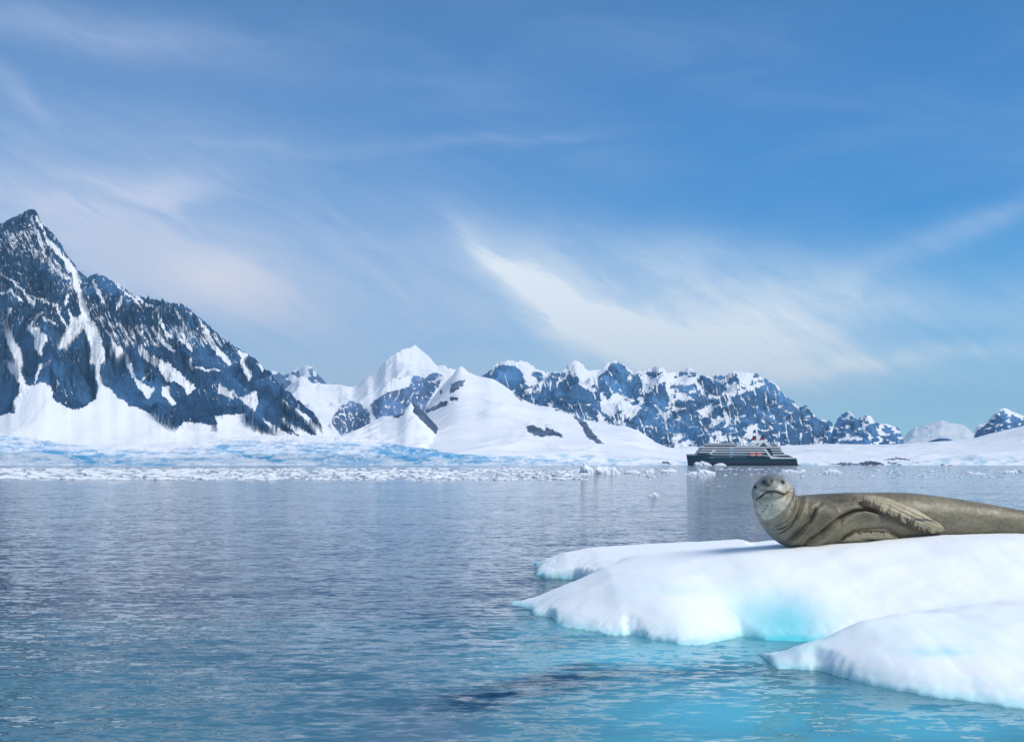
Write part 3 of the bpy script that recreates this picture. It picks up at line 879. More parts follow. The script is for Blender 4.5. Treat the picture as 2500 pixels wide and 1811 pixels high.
# front right lobe
fl = [w2(*a) for a in ((1876, 1619), (1897, 1633), (1950, 1637), (2010, 1641), (2123, 1675), (2207, 1692), (2292, 1706), (2405, 1717), (2450, 1726), (2500, 1731))]
lx = np.array([a[0] for a in fl] + [3.6, 6.0, 9.0]); ld = np.array([a[1] for a in fl] + [5.6, 5.2, 5.4])
lf = np.interp(wobx, lx, ld)
lfs = np.interp(FX, lx, np.convolve(np.pad(ld, 1, 'edge'), [.25, .5, .25], 'valid'))
lc = [(1.80, 7.05, 0.0), (1.84, 7.03, 0.045), (1.90, 7.0, 0.065), (2.0, 6.95, 0.12), (2.29, 6.95, 0.233), (2.48, 6.95, 0.295), (2.73, 7.0, 0.335), (3.2, 7.2, 0.34), (4.2, 7.3, 0.34), (9, 7.3, 0.35)]
lcd = np.interp(FX, [a[0] for a in lc], [a[1] for a in lc]); lcz = np.interp(FX + 0.3 * (wobx - FX), [a[0] for a in lc], [a[2] for a in lc])
lt = np.clip((FY - lfs + 0.06) / np.maximum(lcd - lfs + 0.06, 0.04), 0, 1)
zl = lcz * (1 - (1 - lt) ** 1.35) * np.sqrt(smooth(-0.01, 0.24, woby - lf))
lb = np.where(FX < 2.6, 0.35, 0.35 + 1.2 * (FX - 2.6))
zl = np.where(FY > lcd, lcz * (1 - np.clip((FY - lcd) / lb, 0, 1.3) ** 2), zl)
zl = np.where((woby > lf) & (wobx > 1.81), zl, -0.4)
zl = zl + np.where(zl > 0.02, 0.034 * fbm(FX * 2.0, FY * 1.7, 3, 140) * smooth(0.02, 0.15, zl), 0)


def smax(a, b, k):
    h_ = np.clip(0.5 + 0.5 * (a - b) / k, 0, 1)
    return b * (1 - h_) + a * h_ + k * h_ * (1 - h_) * smooth(-0.05, 0.08, np.minimum(a, b))


H = smax(smax(zm, zb, 0.06), zl, 0.09)
H = H + np.where(H > 0, 0.0014 * fbm(FX * 9, FY * 9, 4, 150) + 0.012 * smooth(0.22, 0.0, H) * fbm(FX * 22, FY * 22, 3, 151), 0)
for _ in range(1):
    Hs = H.copy()
    Hs[1:-1, 1:-1] = (H[1:-1, 1:-1] * 4 + H[:-2, 1:-1] + H[2:, 1:-1] + H[1:-1, :-2] + H[1:-1, 2:]) / 8
    H = Hs
PYf = HY - (H - CH) * F / FY
ice = 0.75 * np.exp(-(((PXf - 1925 - 0.3 * (PYf - 1500)) / 85) ** 2 + ((PYf - 1515) / 62) ** 2))
ice += 0.45 * np.exp(-(((PXf - 1800 - 0.8 * (PYf - 1500)) / 70) ** 2 + ((PYf - 1500) / 60) ** 2)) * smooth(1750, 1850, PXf + 0.4 * (1500 - PYf))
ice += 0.55 * np.exp(-(((PXf - 2290) / 90) ** 2 + ((PYf - 1590) / 14) ** 2)) * (0.6 + 1.2 * fbm(FX * 6, FY * 6, 4, 160))
ice += 0.10 * np.exp(-(((PXf - 2300) / 200) ** 2 + ((PYf - 1540) / 50) ** 2))
ice += 0.14 * np.exp(-(((PXf - 1650) / 120) ** 2 + ((PYf - 1440) / 14) ** 2))
ice += 0.5 * smooth(0.06, -0.01, H) + 0.16 * smooth(0.16, 0.0, H)
ice += np.where(FY > 11.0, 0.16 * smooth(0.16, 0.02, H), 0)
ice = np.clip(ice, 0, 1)
Hc = np.maximum(H, -0.4)
fo = mesh_np('ice_floe', np.stack([FX, FY, Hc], -1), grid_faces(len(fy), len(fx)), M_floe, {'ice': ice})
me = fo.data
bm = bmesh.new(); bm.from_mesh(me)
dead = [f for f in bm.faces if all(v.co.z <= -0.33 for v in f.verts)]
bmesh.ops.delete(bm, geom=dead, context='FACES')
bm.to_mesh(me); bm.free()
tag(fo, 'large snow covered ice floe with turquoise hollow, under the seal', 'ice floe')


def floe_z(x, y):
    i = np.clip(int(round((x - fx[0]) / 0.018)), 0, len(fx) - 1); j = np.clip(int(round((y - fy[0]) / 0.018)), 0, len(fy) - 1)
    return float(Hc[j, i])


# ------------------------------------------------------------------ the seal
def wp3(px, py, d):
    return Vector(((px - HX) / F * d, d, CH - (py - HY) / F * d))


SP = [(1886, 1206, 9.78, 44), (1893, 1228, 9.79, 50), (1912, 1256, 9.81, 60), (1950, 1274, 9.84, 67), (2010, 1272, 9.87, 67), (2080, 1268, 9.88, 66), (2150, 1265, 9.88, 63.5), (2220, 1263, 9.88, 60),
      (2290, 1264, 9.87, 53.5), (2360, 1267, 9.86, 46), (2430, 1271, 9.85, 38), (2500, 1277, 9.83, 30.5), (2570, 1283, 9.80, 23), (2640, 1289, 9.78, 15), (2690, 1292, 9.77, 9)]
sp_ = np.array(SP, float)
ts = np.linspace(0, len(SP) - 1, 90)


def cr(a, ts):
    out_ = []
    for t_ in ts:
        i = min(int(t_), len(a) - 2); f = t_ - i
        p0, p1, p2, p3 = a[max(i - 1, 0)], a[i], a[i + 1], a[min(i + 2, len(a) - 1)]
        out_.append(0.5 * ((2 * p1) + (-p0 + p2) * f + (2 * p0 - 5 * p1 + 4 * p2 - p3) * f * f + (-p0 + 3 * p1 - 3 * p2 + p3) * f ** 3))
    return np.array(out_)


spc = cr(sp_, ts)
bm = bmesh.new()
rings = []
for i, (a, b, d, r) in enumerate(spc):
    c = wp3(a, b, d)
    n0 = spc[max(i - 1, 0)]; n1 = spc[min(i + 1, len(spc) - 1)]
    tg = (wp3(*n1[:3]) - wp3(*n0[:3])).normalized()
    dep = Vector((0, 1, 0)); up = dep.cross(tg).normalized()
    rr = r / F * d
    ring = []
    for k in range(40):
        an = 2 * math.pi * k / 40
        e = Vector((0, 0, 0)) + up * (math.sin(an) * rr) + dep * (math.cos(an) * rr * 1.08)
        ring.append(bm.verts.new(c + e))
    rings.append(ring)
for i in range(len(rings) - 1):
    for k in range(40):
        bm.faces.new((rings[i][k], rings[i][(k + 1) % 40], rings[i + 1][(k + 1) % 40], rings[i + 1][k]))
bm.faces.new(rings[0][::-1]); bm.faces.new(rings[-1])


def ell(px, py, d, rx, ry, rz, roll=0.0, pitch=0.0):
    c = wp3(px, py, d)
    mt = Matrix.Translation(c) @ Matrix.Rotation(math.radians(roll), 4, 'Y') @ Matrix.Rotation(math.radians(pitch), 4, 'X') @ Matrix.Diagonal((rx, ry, rz, 1))
    bmesh.ops.create_uvsphere(bm, u_segments=40, v_segments=24, radius=1.0, matrix=mt)


ell(1886, 1206, 9.70, 0.200, 0.22, 0.198, 0)          # skull
ell(1881, 1190, 9.53, 0.150, 0.20, 0.105, -8, 12)     # upper muzzle
ell(1876, 1178, 9.42, 0.095, 0.13, 0.060, -8, 10)     # nose
ell(1884, 1228, 9.55, 0.170, 0.19, 0.145, -6)         # lower jaw
ell(1884, 1242, 9.62, 0.160, 0.18, 0.125, -20)        # throat
ell(1990, 1262, 9.80, 0.30, 0.27, 0.20, 8)            # shoulder
bmesh.ops.recalc_face_normals(bm, faces=bm.faces)
me = bpy.data.meshes.new('tmp'); bm.to_mesh(me); bm.free()
tmp = bpy.data.objects.new('tmp', me); COL.objects.link(tmp)
rm = tmp.modifiers.new('r', 'REMESH'); rm.mode = 'VOXEL'; rm.voxel_size = 0.0065; rm.use_smooth_shade = True
sm = tmp.modifiers.new('s', 'SMOOTH'); sm.iterations = 22; sm.factor = 0.5
dg = bpy.context.evaluated_depsgraph_get()
ev = tmp.evaluated_get(dg).to_mesh()
nv_ = len(ev.vertices)
co = np.empty(nv_ * 3, np.float32); ev.vertices.foreach_get('co', co); co = co.reshape(-1, 3).astype(float)
no = np.empty(nv_ * 3, np.float32); ev.vertices.foreach_get('normal', no); no = no.reshape(-1, 3).astype(float)
fc = np.array([tuple(p.vertices) if len(p.vertices) == 4 else tuple(p.vertices) + (p.vertices[-1],) for p in ev.polygons], np.int32)
tmp.evaluated_get(dg).to_mesh_clear()
bpy.data.objects.remove(tmp)


def proj(co):
    return HX + F * co[:, 0] / co[:, 1], HY - (co[:, 2] - CH) * F / co[:, 1]


vdir = co - np.array([0, 0, CH]); vdir /= np.linalg.norm(vdir, axis=1)[:, None]
facing = np.clip(-(vdir * no).sum(1), -1, 1)
fw = smooth(-0.1, 0.25, facing)
SX, SY = proj(co)
disp = np.zeros(nv_)


def fold(line, a, w, side=0, wide=3.5, t0=0.0, t1=1.0):
    """a groove; side +1/-1 lifts the skin on one side so it rolls over the groove"""
    global disp
    s, tp = pdist(line, SX, SY)
    fade = smooth(t0 - 0.001, t0 + 0.15, tp) * smooth(t1 + 0.001, t1 - 0.15, tp)
    a = a * 1.5
    g = -a * np.exp(-(s / w) ** 2)
    if side:
        q_ = s * side
        g = g + a * 1.0 * np.where(q_ > 0, np.exp(-((q_ - wide * w * 0.45) / (wide * w * 0.5)) ** 2), 0)
    disp = disp + g * fade * fw


JAW = cs([(1010, 300), (1028, 400), (1020, 500), (980, 620), (900, 760), (780, 865), (680, 930), (600, 968), (540, 975), (480, 958)])
F2 = cs([(1040, 370), (1110, 450), (1135, 560), (1110, 760), (1040, 950), (930, 1060), (800, 1120), (640, 1140)])
F3 = cs([(1100, 420), (1160, 470), (1180, 560), (1130, 780), (1060, 950), (960, 1090), (830, 1185), (660, 1245)])
F4 = cs([(1440, 660), (1410, 820), (1310, 1000), (1160, 1150), (1000, 1300), (860, 1395)])
F5 = cs([(1230, 500), (1200, 640), (1160, 800), (1060, 1000)])
F6 = cb([(1180, 420), (1040, 392), (960, 402), (880, 440), (800, 500), (700, 580), (600, 645), (560, 690)])
F7 = cb([(740, 300), (690, 360), (640, 430), (560, 520), (450, 640)])
MOUTH = cs([(345, 590), (370, 570), (430, 530), (500, 470), (570, 440), (640, 432), (720, 445), (800, 480), (860, 500), (925, 450)])
fold(JAW, 0.026, 3.2, 1, 4.5)
fold(F2, 0.012, 2.6, 1)
fold(F3, 0.014, 2.4, 0)
fold(F4, 0.016, 3.0, -1, 5)
fold(F5, 0.008, 3.5, -1)
fold(F6, 0.034, 4.0, -1, 5.0)
fold(F7, 0.010, 6.0, -1, 4)
for k_, ln in enumerate(([(860, 1100), (700, 1150), (560, 1100)], [(830, 1010), (700, 1060), (600, 1060)], [(940, 1000), (880, 1060), (820, 1090)], [(1060, 560), (1030, 700), (960, 830)],
                         [(620, 640), (600, 760), (560, 860)])):
    fold(cs(ln), 0.006, 3.0)
fold(MOUTH, 0.016, 2.0, -1, 3.5)
# nose pad and nostrils, eye sockets, brow, cheeks
for x, y, a, w in ((1864.5, 1178, -0.016, 3.0), (1882, 1173.5, -0.016, 3.0), (1844, 1189, -0.012, 5), (1910, 1177, -0.012, 5.5), (1873, 1171, 0.008, 9), (1907, 1168, 0.008, 9), (1846, 1178, 0.007, 7),
                   (1862, 1196, 0.010, 10), (1902, 1190, 0.010, 10), (1874, 1186, -0.006, 3.0), (1925, 1215, 0.006, 9), (1892, 1164, 0.004, 12)):
    disp += a * np.exp(-(((SX - x) / w) ** 2 + ((SY - y) / w) ** 2)) * fw
# dimple between the nose and brows
disp += 0.0022 * fbm(SX / 12., SY / 12., 4, 201) * fw + 0.0015 * fbm(SX / 40., SY / 6., 4, 203)
co2 = co + no * disp[:, None]
# settle into the snow: nothing hangs below the floe by more than a little
SX2, SY2 = proj(co2)

sc = np.zeros((nv_, 3))
b1 = np.array([0.215, 0.19, 0.122]); b2 = np.array([0.30, 0.265, 0.175]); dark = np.array([0.075, 0.066, 0.045])
X_, Y_ = SX2, SY2
n_a = fbm(X_ / 60., Y_ / 25., 5, 210); n_b = fbm(X_ / 14., Y_ / 8., 5, 212, 0.6)


def lerp(c, tgt, w):
    w = np.clip(w, 0, 1)[:, None]
    return c * (1 - w) + np.array(tgt) * w


def gs(px, py, rx, ry, rot=0):
    c_, s_ = math.cos(math.radians(rot)), math.sin(math.radians(rot))
    a, b = X_ - px, Y_ - py
    return np.exp(-(((a * c_ - b * s_) / rx) ** 2 + ((a * s_ + b * c_) / ry) ** 2))


sc[:] = b1
sc = lerp(sc, b2, smooth(-0.3, 0.4, n_a))
sc = lerp(sc, (0.19, 0.175, 0.135), 0.6 * smooth(0.0, 0.4, n_b))
# dark mottled shoulder
sc = lerp(sc, dark, 0.95 * gs(2055, 1228, 66, 18, -18) * (0.8 + 0.9 * n_b))
sc = lerp(sc, dark, 0.85 * gs(2025, 1252, 50, 26, 30) * (0.8 + 0.9 * n_b))
sc = lerp(sc, dark * 1.2, 0.45 * gs(1985, 1295, 40, 20, 35))
sc = lerp(sc, dark * 1.3, 0.4 * gs(1935, 1310, 30, 16, 40))
sc = lerp(sc, (0.33, 0.28, 0.17), 0.6 * gs(2060, 1280, 60, 18, 25))
stk = ridged((X_ + 1.2 * Y_) / 9., (Y_ * 1.2 - X_ * 0.5) / 14., 3, 220, 0.6)
sc = lerp(sc, (0.05, 0.04, 0.028), 0.65 * np.clip(gs(2080, 1222, 60, 14, -20) * 1.5, 0, 1) * smooth(0.55, 0.75, stk))
# small scattered flecks along the flank
fl_ = fbm(X_ / 4.5, Y_ / 3.0, 3, 230, 0.7)
sc = lerp(sc, dark, 0.6 * smooth(0.38, 0.5, fl_))
# neck: cooler and paler
neck = smooth(1985, 1900, X_ + 0.25 * (Y_ - 1200))
sc = lerp(sc, (0.36, 0.37, 0.32), 0.65 * neck)
sc = lerp(sc, (0.14, 0.125, 0.09), 0.55 * smooth(0.05, 0.4, n_b) * neck * smooth(1240, 1290, Y_))
# head
HP = JAW + cs([(425, 905), (385, 820), (345, 700), (270, 560), (200, 480), (260, 250), (500, 60), (800, 60), (1010, 230)])
head = np.mean([inside(HP, X_ + a_ + 1.5 * n_b, Y_ + b_) for a_, b_ in ((0, 0), (2, 0), (-2, 0), (0, 2), (0, -2), (1.4, 1.4), (-1.4, 1.4), (1.4, -1.4), (-1.4, -1.4))], axis=0)
sc = lerp(sc, (0.60, 0.57, 0.46), 0.85 * head)
sc = lerp(sc, (0.24, 0.22, 0.17), 0.8 * head * smooth(0.05, 0.35, fbm(X_ / 5., Y_ / 4., 4, 218, 0.65)))
sc = lerp(sc, (0.22, 0.22, 0.22), 0.8 * head * smooth(1184, 1168, Y_ + 0.25 * (1885 - X_) * 0.6))          # dark crown
sc = lerp(sc, (0.20, 0.21, 0.23), 0.75 * head * smooth(1850, 1838, X_))
sc = lerp(sc, (0.12, 0.12, 0.125), 0.85 * gs(1872, 1175, 17, 11, 8))                     # nose pad
sc = lerp(sc, (0.15, 0.15, 0.16), 0.7 * gs(1892, 1172, 22, 9, -12))
sc = lerp(sc, (0.17, 0.17, 0.17), 0.6 * gs(1858, 1182, 9, 8))
sc = lerp(sc, (0.72, 0.71, 0.66), 0.9 * gs(1905, 1190, 14, 8, -25))
sc = lerp(sc, (0.70, 0.69, 0.64), 0.85 * gs(1857, 1202, 12, 9, 30))
sc = lerp(sc, (0.62, 0.62, 0.60), 0.7 * gs(1921, 1172, 6, 16, 20))
sc = lerp(sc, (0.64, 0.63, 0.52), 0.65 * head * smooth(1212, 1225, Y_))
sc = lerp(sc, (0.27, 0.27, 0.18), 0.55 * gs(1925, 1215, 12, 24, 0))
for x, y, r in ((1864.5, 1178, 4.3), (1882, 1173.5, 4.5), (1874, 1183, 3.6)):
    sc = lerp(sc, (0.015, 0.015, 0.016), 0.95 * gs(x, y, r, r * 1.4, 15))
for x, y, r in ((1844, 1189, 4.2), (1910, 1177, 4.8)):
    sc = lerp(sc, (0.02, 0.02, 0.02), 0.9 * gs(x, y, r, r * 1.25, 20))
s_, t_ = pdist(MOUTH, X_, Y_)
sc = lerp(sc, (0.45, 0.24, 0.07), 0.75 * np.exp(-((s_ - 0.5) / 3.2) ** 2) * (0.15 + 0.85 * (smooth(0.35, 0.1, t_) + smooth(0.6, 0.85, t_))) * (np.abs(facing) > 0.05))
sc = lerp(sc, (0.025, 0.018, 0.014), 0.97 * np.exp(-(s_ / 1.7) ** 2))
rs = np.random.RandomState(5)
dots = [(1858 + 4.2 * i + rs.uniform(-1, 1), 1194 - 0.9 * i + 3.4 * j + rs.uniform(-.8, .8), 0.8) for i in range(11) for j in range(3)]
dots += [(1874, 1234, 2.4), (1869, 1241, 1.8), (1864, 1248, 2.0), (1869.5, 1261, 1.3), (1881, 1243, 1.0), (1900, 1216, 1.4), (1886, 1244, 0.9)]
dots += [(1870 + rs.normal() * 20, 1232 + rs.normal() * 18, rs.uniform(0.5, 0.8)) for _ in range(45)]
for x, y, r in dots:
    sc = lerp(sc, (0.07, 0.065, 0.06), 0.8 * gs(x, y, r, r))
sc = lerp(sc, (0.12, 0.12, 0.12), 0.75 * gs(1883, 1204, 8, 3.0, 0) + 0.35 * gs(1880, 1212, 12, 6))
# fold shade painted dark into the skin colour
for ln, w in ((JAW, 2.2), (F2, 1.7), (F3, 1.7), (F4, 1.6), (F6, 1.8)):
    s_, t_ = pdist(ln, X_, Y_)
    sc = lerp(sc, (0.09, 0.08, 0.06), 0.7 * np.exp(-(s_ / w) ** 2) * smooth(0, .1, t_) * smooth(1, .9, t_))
sc *= (1 + 0.35 * n_b)[:, None]
sc = sc * 0.9
sc = np.clip(sc, 0.01, 0.8)

m, t = new_mat('seal_skin')
vc = t.attr('Col', 'Color')
pos = t.n('ShaderNodeNewGeometry').outputs['Position']
f1 = t.noise(t.vm('MULTIPLY', pos, (1.0, 1.0, 2.2)), 38.0, 5, 0.7)
f2 = t.noise(pos, 16.0, 5, 0.6)
c = t.mix(t.ss(f1, 0.40, 0.65, 0.0, 0.65), vc, t.mix(1.0, vc, (0.55, 0.52, 0.46), 'MULTIPLY'))
c = t.mix(t.ss(f2, 0.45, 0.75, 0.0, 0.35), c, t.mix(1.0, vc, (1.35, 1.3, 1.2), 'MULTIPLY'))
principled(t, c, t.ss(f2, 0.3, 0.7, 0.32, 0.55), 0.45, t.bump(f1, 0.35, 0.006))
M_seal = m

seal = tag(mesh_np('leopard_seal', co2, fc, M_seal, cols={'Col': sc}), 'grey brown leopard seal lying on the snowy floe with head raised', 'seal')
bvh = BVHTree.FromPolygons([Vector(v) for v in co2], [tuple(dict.fromkeys(f.tolist())) for f in fc])
CAMP = Vector((0, 0, CH))


def hit(px, py, dflt=9.65):
    dr_ = (wp3(px, py, 10) - CAMP).normalized()
    h_ = bvh.ray_cast(CAMP, dr_)
    return h_[0].y if h_[0] is not None else dflt


def flipper(name, top, bot, lift0, lift1, thick, paint, ns=170, nt=60):
    tv = cr(np.array(top, float), np.linspace(0, len(top) - 1, ns)); bv = cr(np.array(bot, float), np.linspace(0, len(bot) - 1, ns))
    T = np.linspace(0, 1, nt)
    PX = bv[:, None, 0] * (1 - T) + tv[:, None, 0] * T
    PY = bv[:, None, 1] * (1 - T) + tv[:, None, 1] * T
    Sg = np.linspace(0, 1, ns)[:, None] + 0 * T
    Tg = 0 * Sg + T
    PXj = PX + 0.8 * fbm(Sg * 30, Tg * 6, 3, 301); PYj = PY + 1.3 * fbm(Sg * 26, Tg * 3, 3, 302) * smooth(0.3, 1.0, Tg)
    D = np.array([[hit(PX[i, j], PY[i, j], 9.66) for j in range(0, nt, 4)] for i in range(0, ns, 5)])
    D = np.array([np.interp(np.arange(nt), np.arange(0, nt, 4), r) for r in D])
    D = np.array([np.interp(np.arange(ns), np.arange(0, ns, 5), D[:, j]) for j in range(nt)]).T
    for _ in range(30):
        D[1:-1] = (D[:-2] + D[1:-1] * 2 + D[2:]) / 4
        D[:, 1:-1] = (D[:, :-2] + D[:, 1:-1] * 2 + D[:, 2:]) / 4
    lens = np.sqrt(np.clip(1 - (2 * Tg - 1) ** 2, 0, 1)) * np.sqrt(np.clip((1 - Sg) * 14, 0, 1)) 
    root = smooth(0.0, 0.22, Sg)
    lens = lens * root
    lift = lift0 + (lift1 - lift0) * smooth(0.05, 0.5, Sg) - 0.03 * (1 - smooth(0.0, 0.12, Sg)) - 0.012 * (1 - root) * np.abs(2 * Tg - 1)
    gro = 0.004 * np.sin((Tg + 0.05 * np.sin(Sg * 5) + 0.05 * fbm(Sg * 3, Tg * 3, 2, 340)) * 34) * smooth(0.35, 0.6, Tg) * smooth(0.15, 0.4, Sg) * smooth(1.0, 0.8, Sg)
    Df = D - lift - thick * lens + gro + 0.003 * fbm(Sg * 12, Tg * 8, 4, 305)
    Db = D - lift + 0.45 * thick * lens + 0.01
    vs = []
    for Dm in (Df, Db):
        vs.append(np.stack([(PXj - HX) / F * Dm, Dm, CH - (PYj - HY) / F * Dm], -1))
    V_ = np.concatenate([v.reshape(-1, 3) for v in vs])
    g = grid_faces(ns, nt)
    n = ns * nt
    fcs = [g, g[:, ::-1] + n]
    idx = np.arange(n).reshape(ns, nt)
    loop = np.concatenate([idx[0], idx[1:, -1], idx[-1, ::-1][1:], idx[::-1, 0][1:]])
    a = loop[:-1]; b = loop[1:]
    fcs.append(np.stack([b, a, a + n, b + n], -1))
    c_ = paint(PX, PY, Sg, Tg)
    return mesh_np(name, V_, np.concatenate(fcs), M_seal, cols={'Col': np.concatenate([c_.reshape(-1, 3)] * 2)}, parent=seal)


def paint_flip(dark_lo, slot):
    def f(PX, PY, Sg, Tg):
        c_ = np.zeros(PX.shape + (3,)); c_[:] = (0.47, 0.405, 0.265)
        n = fbm(Sg * 20, Tg * 6, 4, 310)
        def L(tgt, w):
            w = np.clip(w, 0, 1)[..., None]
            return c_ * (1 - w) + np.array(tgt) * w
        c_ = L((0.30, 0.26, 0.18), 0.8 * smooth(0.0, 0.5, n))
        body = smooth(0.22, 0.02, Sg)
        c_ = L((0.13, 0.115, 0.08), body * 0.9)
        g = np.abs(np.sin((Tg + 0.05 * np.sin(Sg * 5) + 0.05 * fbm(Sg * 3, Tg * 3, 2, 340)) * 17 + 0.8))
        c_ = L((0.15, 0.12, 0.08), (0.3 + 0.9 * n) * 0.8 * smooth(0.25, 0.0, g) * smooth(0.45, 0.65, Tg) * smooth(0.2, 0.4, Sg))
        teeth = pn(Sg * 70 + Tg * 5, Sg * 0 + 2, 320) * 0.5 + 0.4 * pn(Sg * 28 + Tg * 3, Sg * 0 + 8, 321)
        if dark_lo:
            lim = (0.32 + 0.30 * teeth - 0.10 * smooth(0.5, 1, Sg) + 0.30 * smooth(0.35, 0.1, Sg)) * smooth(0.02, 0.14, Sg + 0.06 * teeth) - 0.05 * smooth(0.1, 0, Sg)
            fr = pn(Sg * 75 + Tg * 16, Tg * 2.5, 330) + 0.6 * pn(Sg * 150 + Tg * 20, Tg * 6, 331)
            lim = lim * 1.12 + 0.06 * pn(Sg * 9, Tg, 332)
            c_ = L((0.045, 0.026, 0.014), 0.95 * smooth(-0.03, 0.10, lim - Tg + 0.26 * fr * smooth(0.0, 0.2, Tg) + 0.05))
            c_ = L((0.24, 0.12, 0.06), 0.7 * smooth(0.9, 0.97, Sg) * smooth(0.2, 0.5, Tg))
            c_ = L((0.30, 0.24, 0.16), 0.5 * smooth(0.07, 0.0, Tg))
        else:
            lim = 0.26 + 0.28 * teeth + 0.15 * smooth(0.6, 1, Sg) + 0.2 * smooth(0.3, 0.0, Sg)
            c_ = L((0.05, 0.028, 0.015), 0.95 * smooth(0.03, -0.05, (1 - Tg) - lim))
            c_ = L((0.36, 0.24, 0.14), 0.6 * smooth(0.06, 0.0, 1 - Tg))
        for sx, sy, rx, ry, rt in slot:
            a_, b_ = PX - sx, PY - sy
            co_, si_ = math.cos(math.radians(rt)), math.sin(math.radians(rt))
            e_ = np.exp(-(((a_ * co_ - b_ * si_) / rx) ** 4 + ((a_ * si_ + b_ * co_) / ry) ** 2))
            c_ = L((0.03, 0.035, 0.055), 0.95 * e_)
        return np.clip(c_ * (1 + 0.2 * n)[..., None], 0.01, 0.8)
    return f


TOP1 = cf([(180, 215), (420, 220), (680, 225), (900, 255), (1100, 315), (1250, 385), (1480, 480), (1620, 560), (1760, 640), (1880, 715), (1970, 780), (2018, 845)])
BOT1 = cf([(120, 440), (330, 430), (520, 450), (700, 505), (850, 575), (1000, 655), (1250, 800), (1400, 860), (1550, 905), (1740, 945), (1930, 925), (2010, 880)])
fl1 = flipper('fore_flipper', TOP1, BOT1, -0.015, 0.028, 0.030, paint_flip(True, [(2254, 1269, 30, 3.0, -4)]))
TOP2 = cf([(-60, 1120), (100, 1010), (250, 920), (400, 868), (620, 845), (850, 830), (1000, 870), (1120, 930), (1210, 990), (1248, 1035)])
BOT2 = cf([(-40, 1180), (150, 1130), (300, 1110), (450, 1095), (620, 1090), (850, 1095), (1000, 1110), (1100, 1105), (1190, 1095), (1240, 1065)])
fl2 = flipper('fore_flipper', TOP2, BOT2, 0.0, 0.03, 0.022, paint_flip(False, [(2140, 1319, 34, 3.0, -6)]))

m, t = new_mat('eye_black')
principled(t, (0.008, 0.007, 0.007), 0.08, 0.6)
for x, y, r in ((1844.8, 1189, 0.0185), (1910.3, 1177, 0.0205)):
    d_ = hit(x, y)
    bm = bmesh.new()
    bmesh.ops.create_uvsphere(bm, u_segments=24, v_segments=16, radius=r)
    for v in bm.verts: v.co.y *= 0.8
    me = bpy.data.meshes.new('eye'); bm.to_mesh(me); bm.free()
    for p_ in me.polygons: p_.use_smooth = True
    me.materials.append(m)
    e = bpy.data.objects.new('eye', me); COL.objects.link(e)
    e.location = wp3(x, y, d_ + r * 0.35); e.parent = seal
# hind flippers, past the right edge of the frame
for sgn in (1, -1):
    P = []
    for i in range(12):
        s = i / 11
        w = 0.03 + 0.10 * math.sin(min(1, s * 1.1) * 2.2)
        row = []
        for j in range(9):
            a = (j / 8 - 0.5) * 2
            c = wp3(2680, 1291, 9.78)
            row.append((c.x + s * 0.38, c.y + sgn * (0.03 + 0.10 * s) + 0.02 * a, c.z - 0.02 + a * w * 0.9))
        P.append(row)
    hp = mesh_np('hind_flipper', np.array(P), grid_faces(12, 9), M_seal, cols={'Col': np.full((108, 3), 0.2)}, parent=seal)
    sl = hp.modifiers.new('thick', 'SOLIDIFY'); sl.thickness = 0.03

# ------------------------------------------------------------------ floating ice
def berg(name, prof_px, py_base, d, depth, label, seed=1, group='loose ice pieces floating in the bay', nth=26, ns=70):
    p_ = np.array(prof_px, float)
    s = np.linspace(0, 1, ns)
    X = np.interp(s, np.linspace(0, 1, 2), [p_[0, 0], p_[-1, 0]])
    Y = np.interp(X, p_[:, 0], p_[:, 1])
    k = d / F
    w = (p_[-1, 0] - p_[0, 0]) * k
    h_ = np.maximum(0, (py_base - Y)) * k + 0.02 * k
    th = np.linspace(0, math.pi, nth)[None, :]
    yy = -np.cos(th) * depth * 0.5 * (0.35 + 0.65 * np.sqrt(np.clip(1 - (2 * s[:, None] - 1) ** 2, 0, 1)))
    zz = h_[:, None] * np.sin(th) ** 0.55
    sc_ = max(h_.max(), 0.2)
    xx = ((X - X.mean()) * k)[:, None] + 0 * th
    nx_ = fbm(xx / sc_ * 1.5, yy / sc_ * 1.5 + zz / sc_, 4, seed, 0.6)
    xx = xx + 0.18 * sc_ * nx_ * (zz > 0); yy = yy + 0.35 * sc_ * fbm(xx / sc_ * 2, zz / sc_ * 2, 4, seed + 3, 0.6)
    zz = zz * (1 + 0.22 * fbm(xx / sc_ * 3, yy / sc_ * 2, 4, seed + 5, 0.6))
    zz[:, 0] = zz[:, -1] = -0.12 * sc_
    o = mesh_np(name, np.stack([xx, yy, zz], -1), grid_faces(ns, nth, True), M_brash)
    o.location = ((X.mean() - HX) * k, d, 0)
    tag(o, label, 'ice chunk', group)
    return o


def base_d(py): return F * CH / (py - HY)


c2b = lambda p: crop(p, 5.67, 1380, 1110)
berg('ice_chunk', c2b([(190, 255), (215, 225), (205, 180), (225, 150), (255, 135), (272, 108), (290, 140), (330, 160), (365, 180), (380, 200), (400, 175), (450, 150), (500, 168), (560, 158), (620, 178), (680, 168), (712, 200), (745, 245), (760, 258)]),
     1157, base_d(1157), 3.2, 'biggest white ice chunk, with a knobbly tower, left of the ship', 31)
berg('ice_chunk', c2b([(1590, 268), (1700, 255), (1740, 235), (1820, 225), (1828, 172), (1850, 200), (1880, 212), (1910, 195), (1960, 220), (2060, 235), (2070, 250)]),
     1157, base_d(1157), 3.0, 'spiky white ice chunk floating in front of the ship bow', 33)
cc2 = lambda p: crop(p, 6.67, 1640, 1030)
berg('ice_chunk', cc2([(355, 700), (375, 655), (420, 652), (450, 660), (480, 632), (540, 650), (590, 665), (640, 690), (655, 712)]), 1136.9, 1150, 9, 'larger white ice piece against the dark ship hull near the bow', 35)
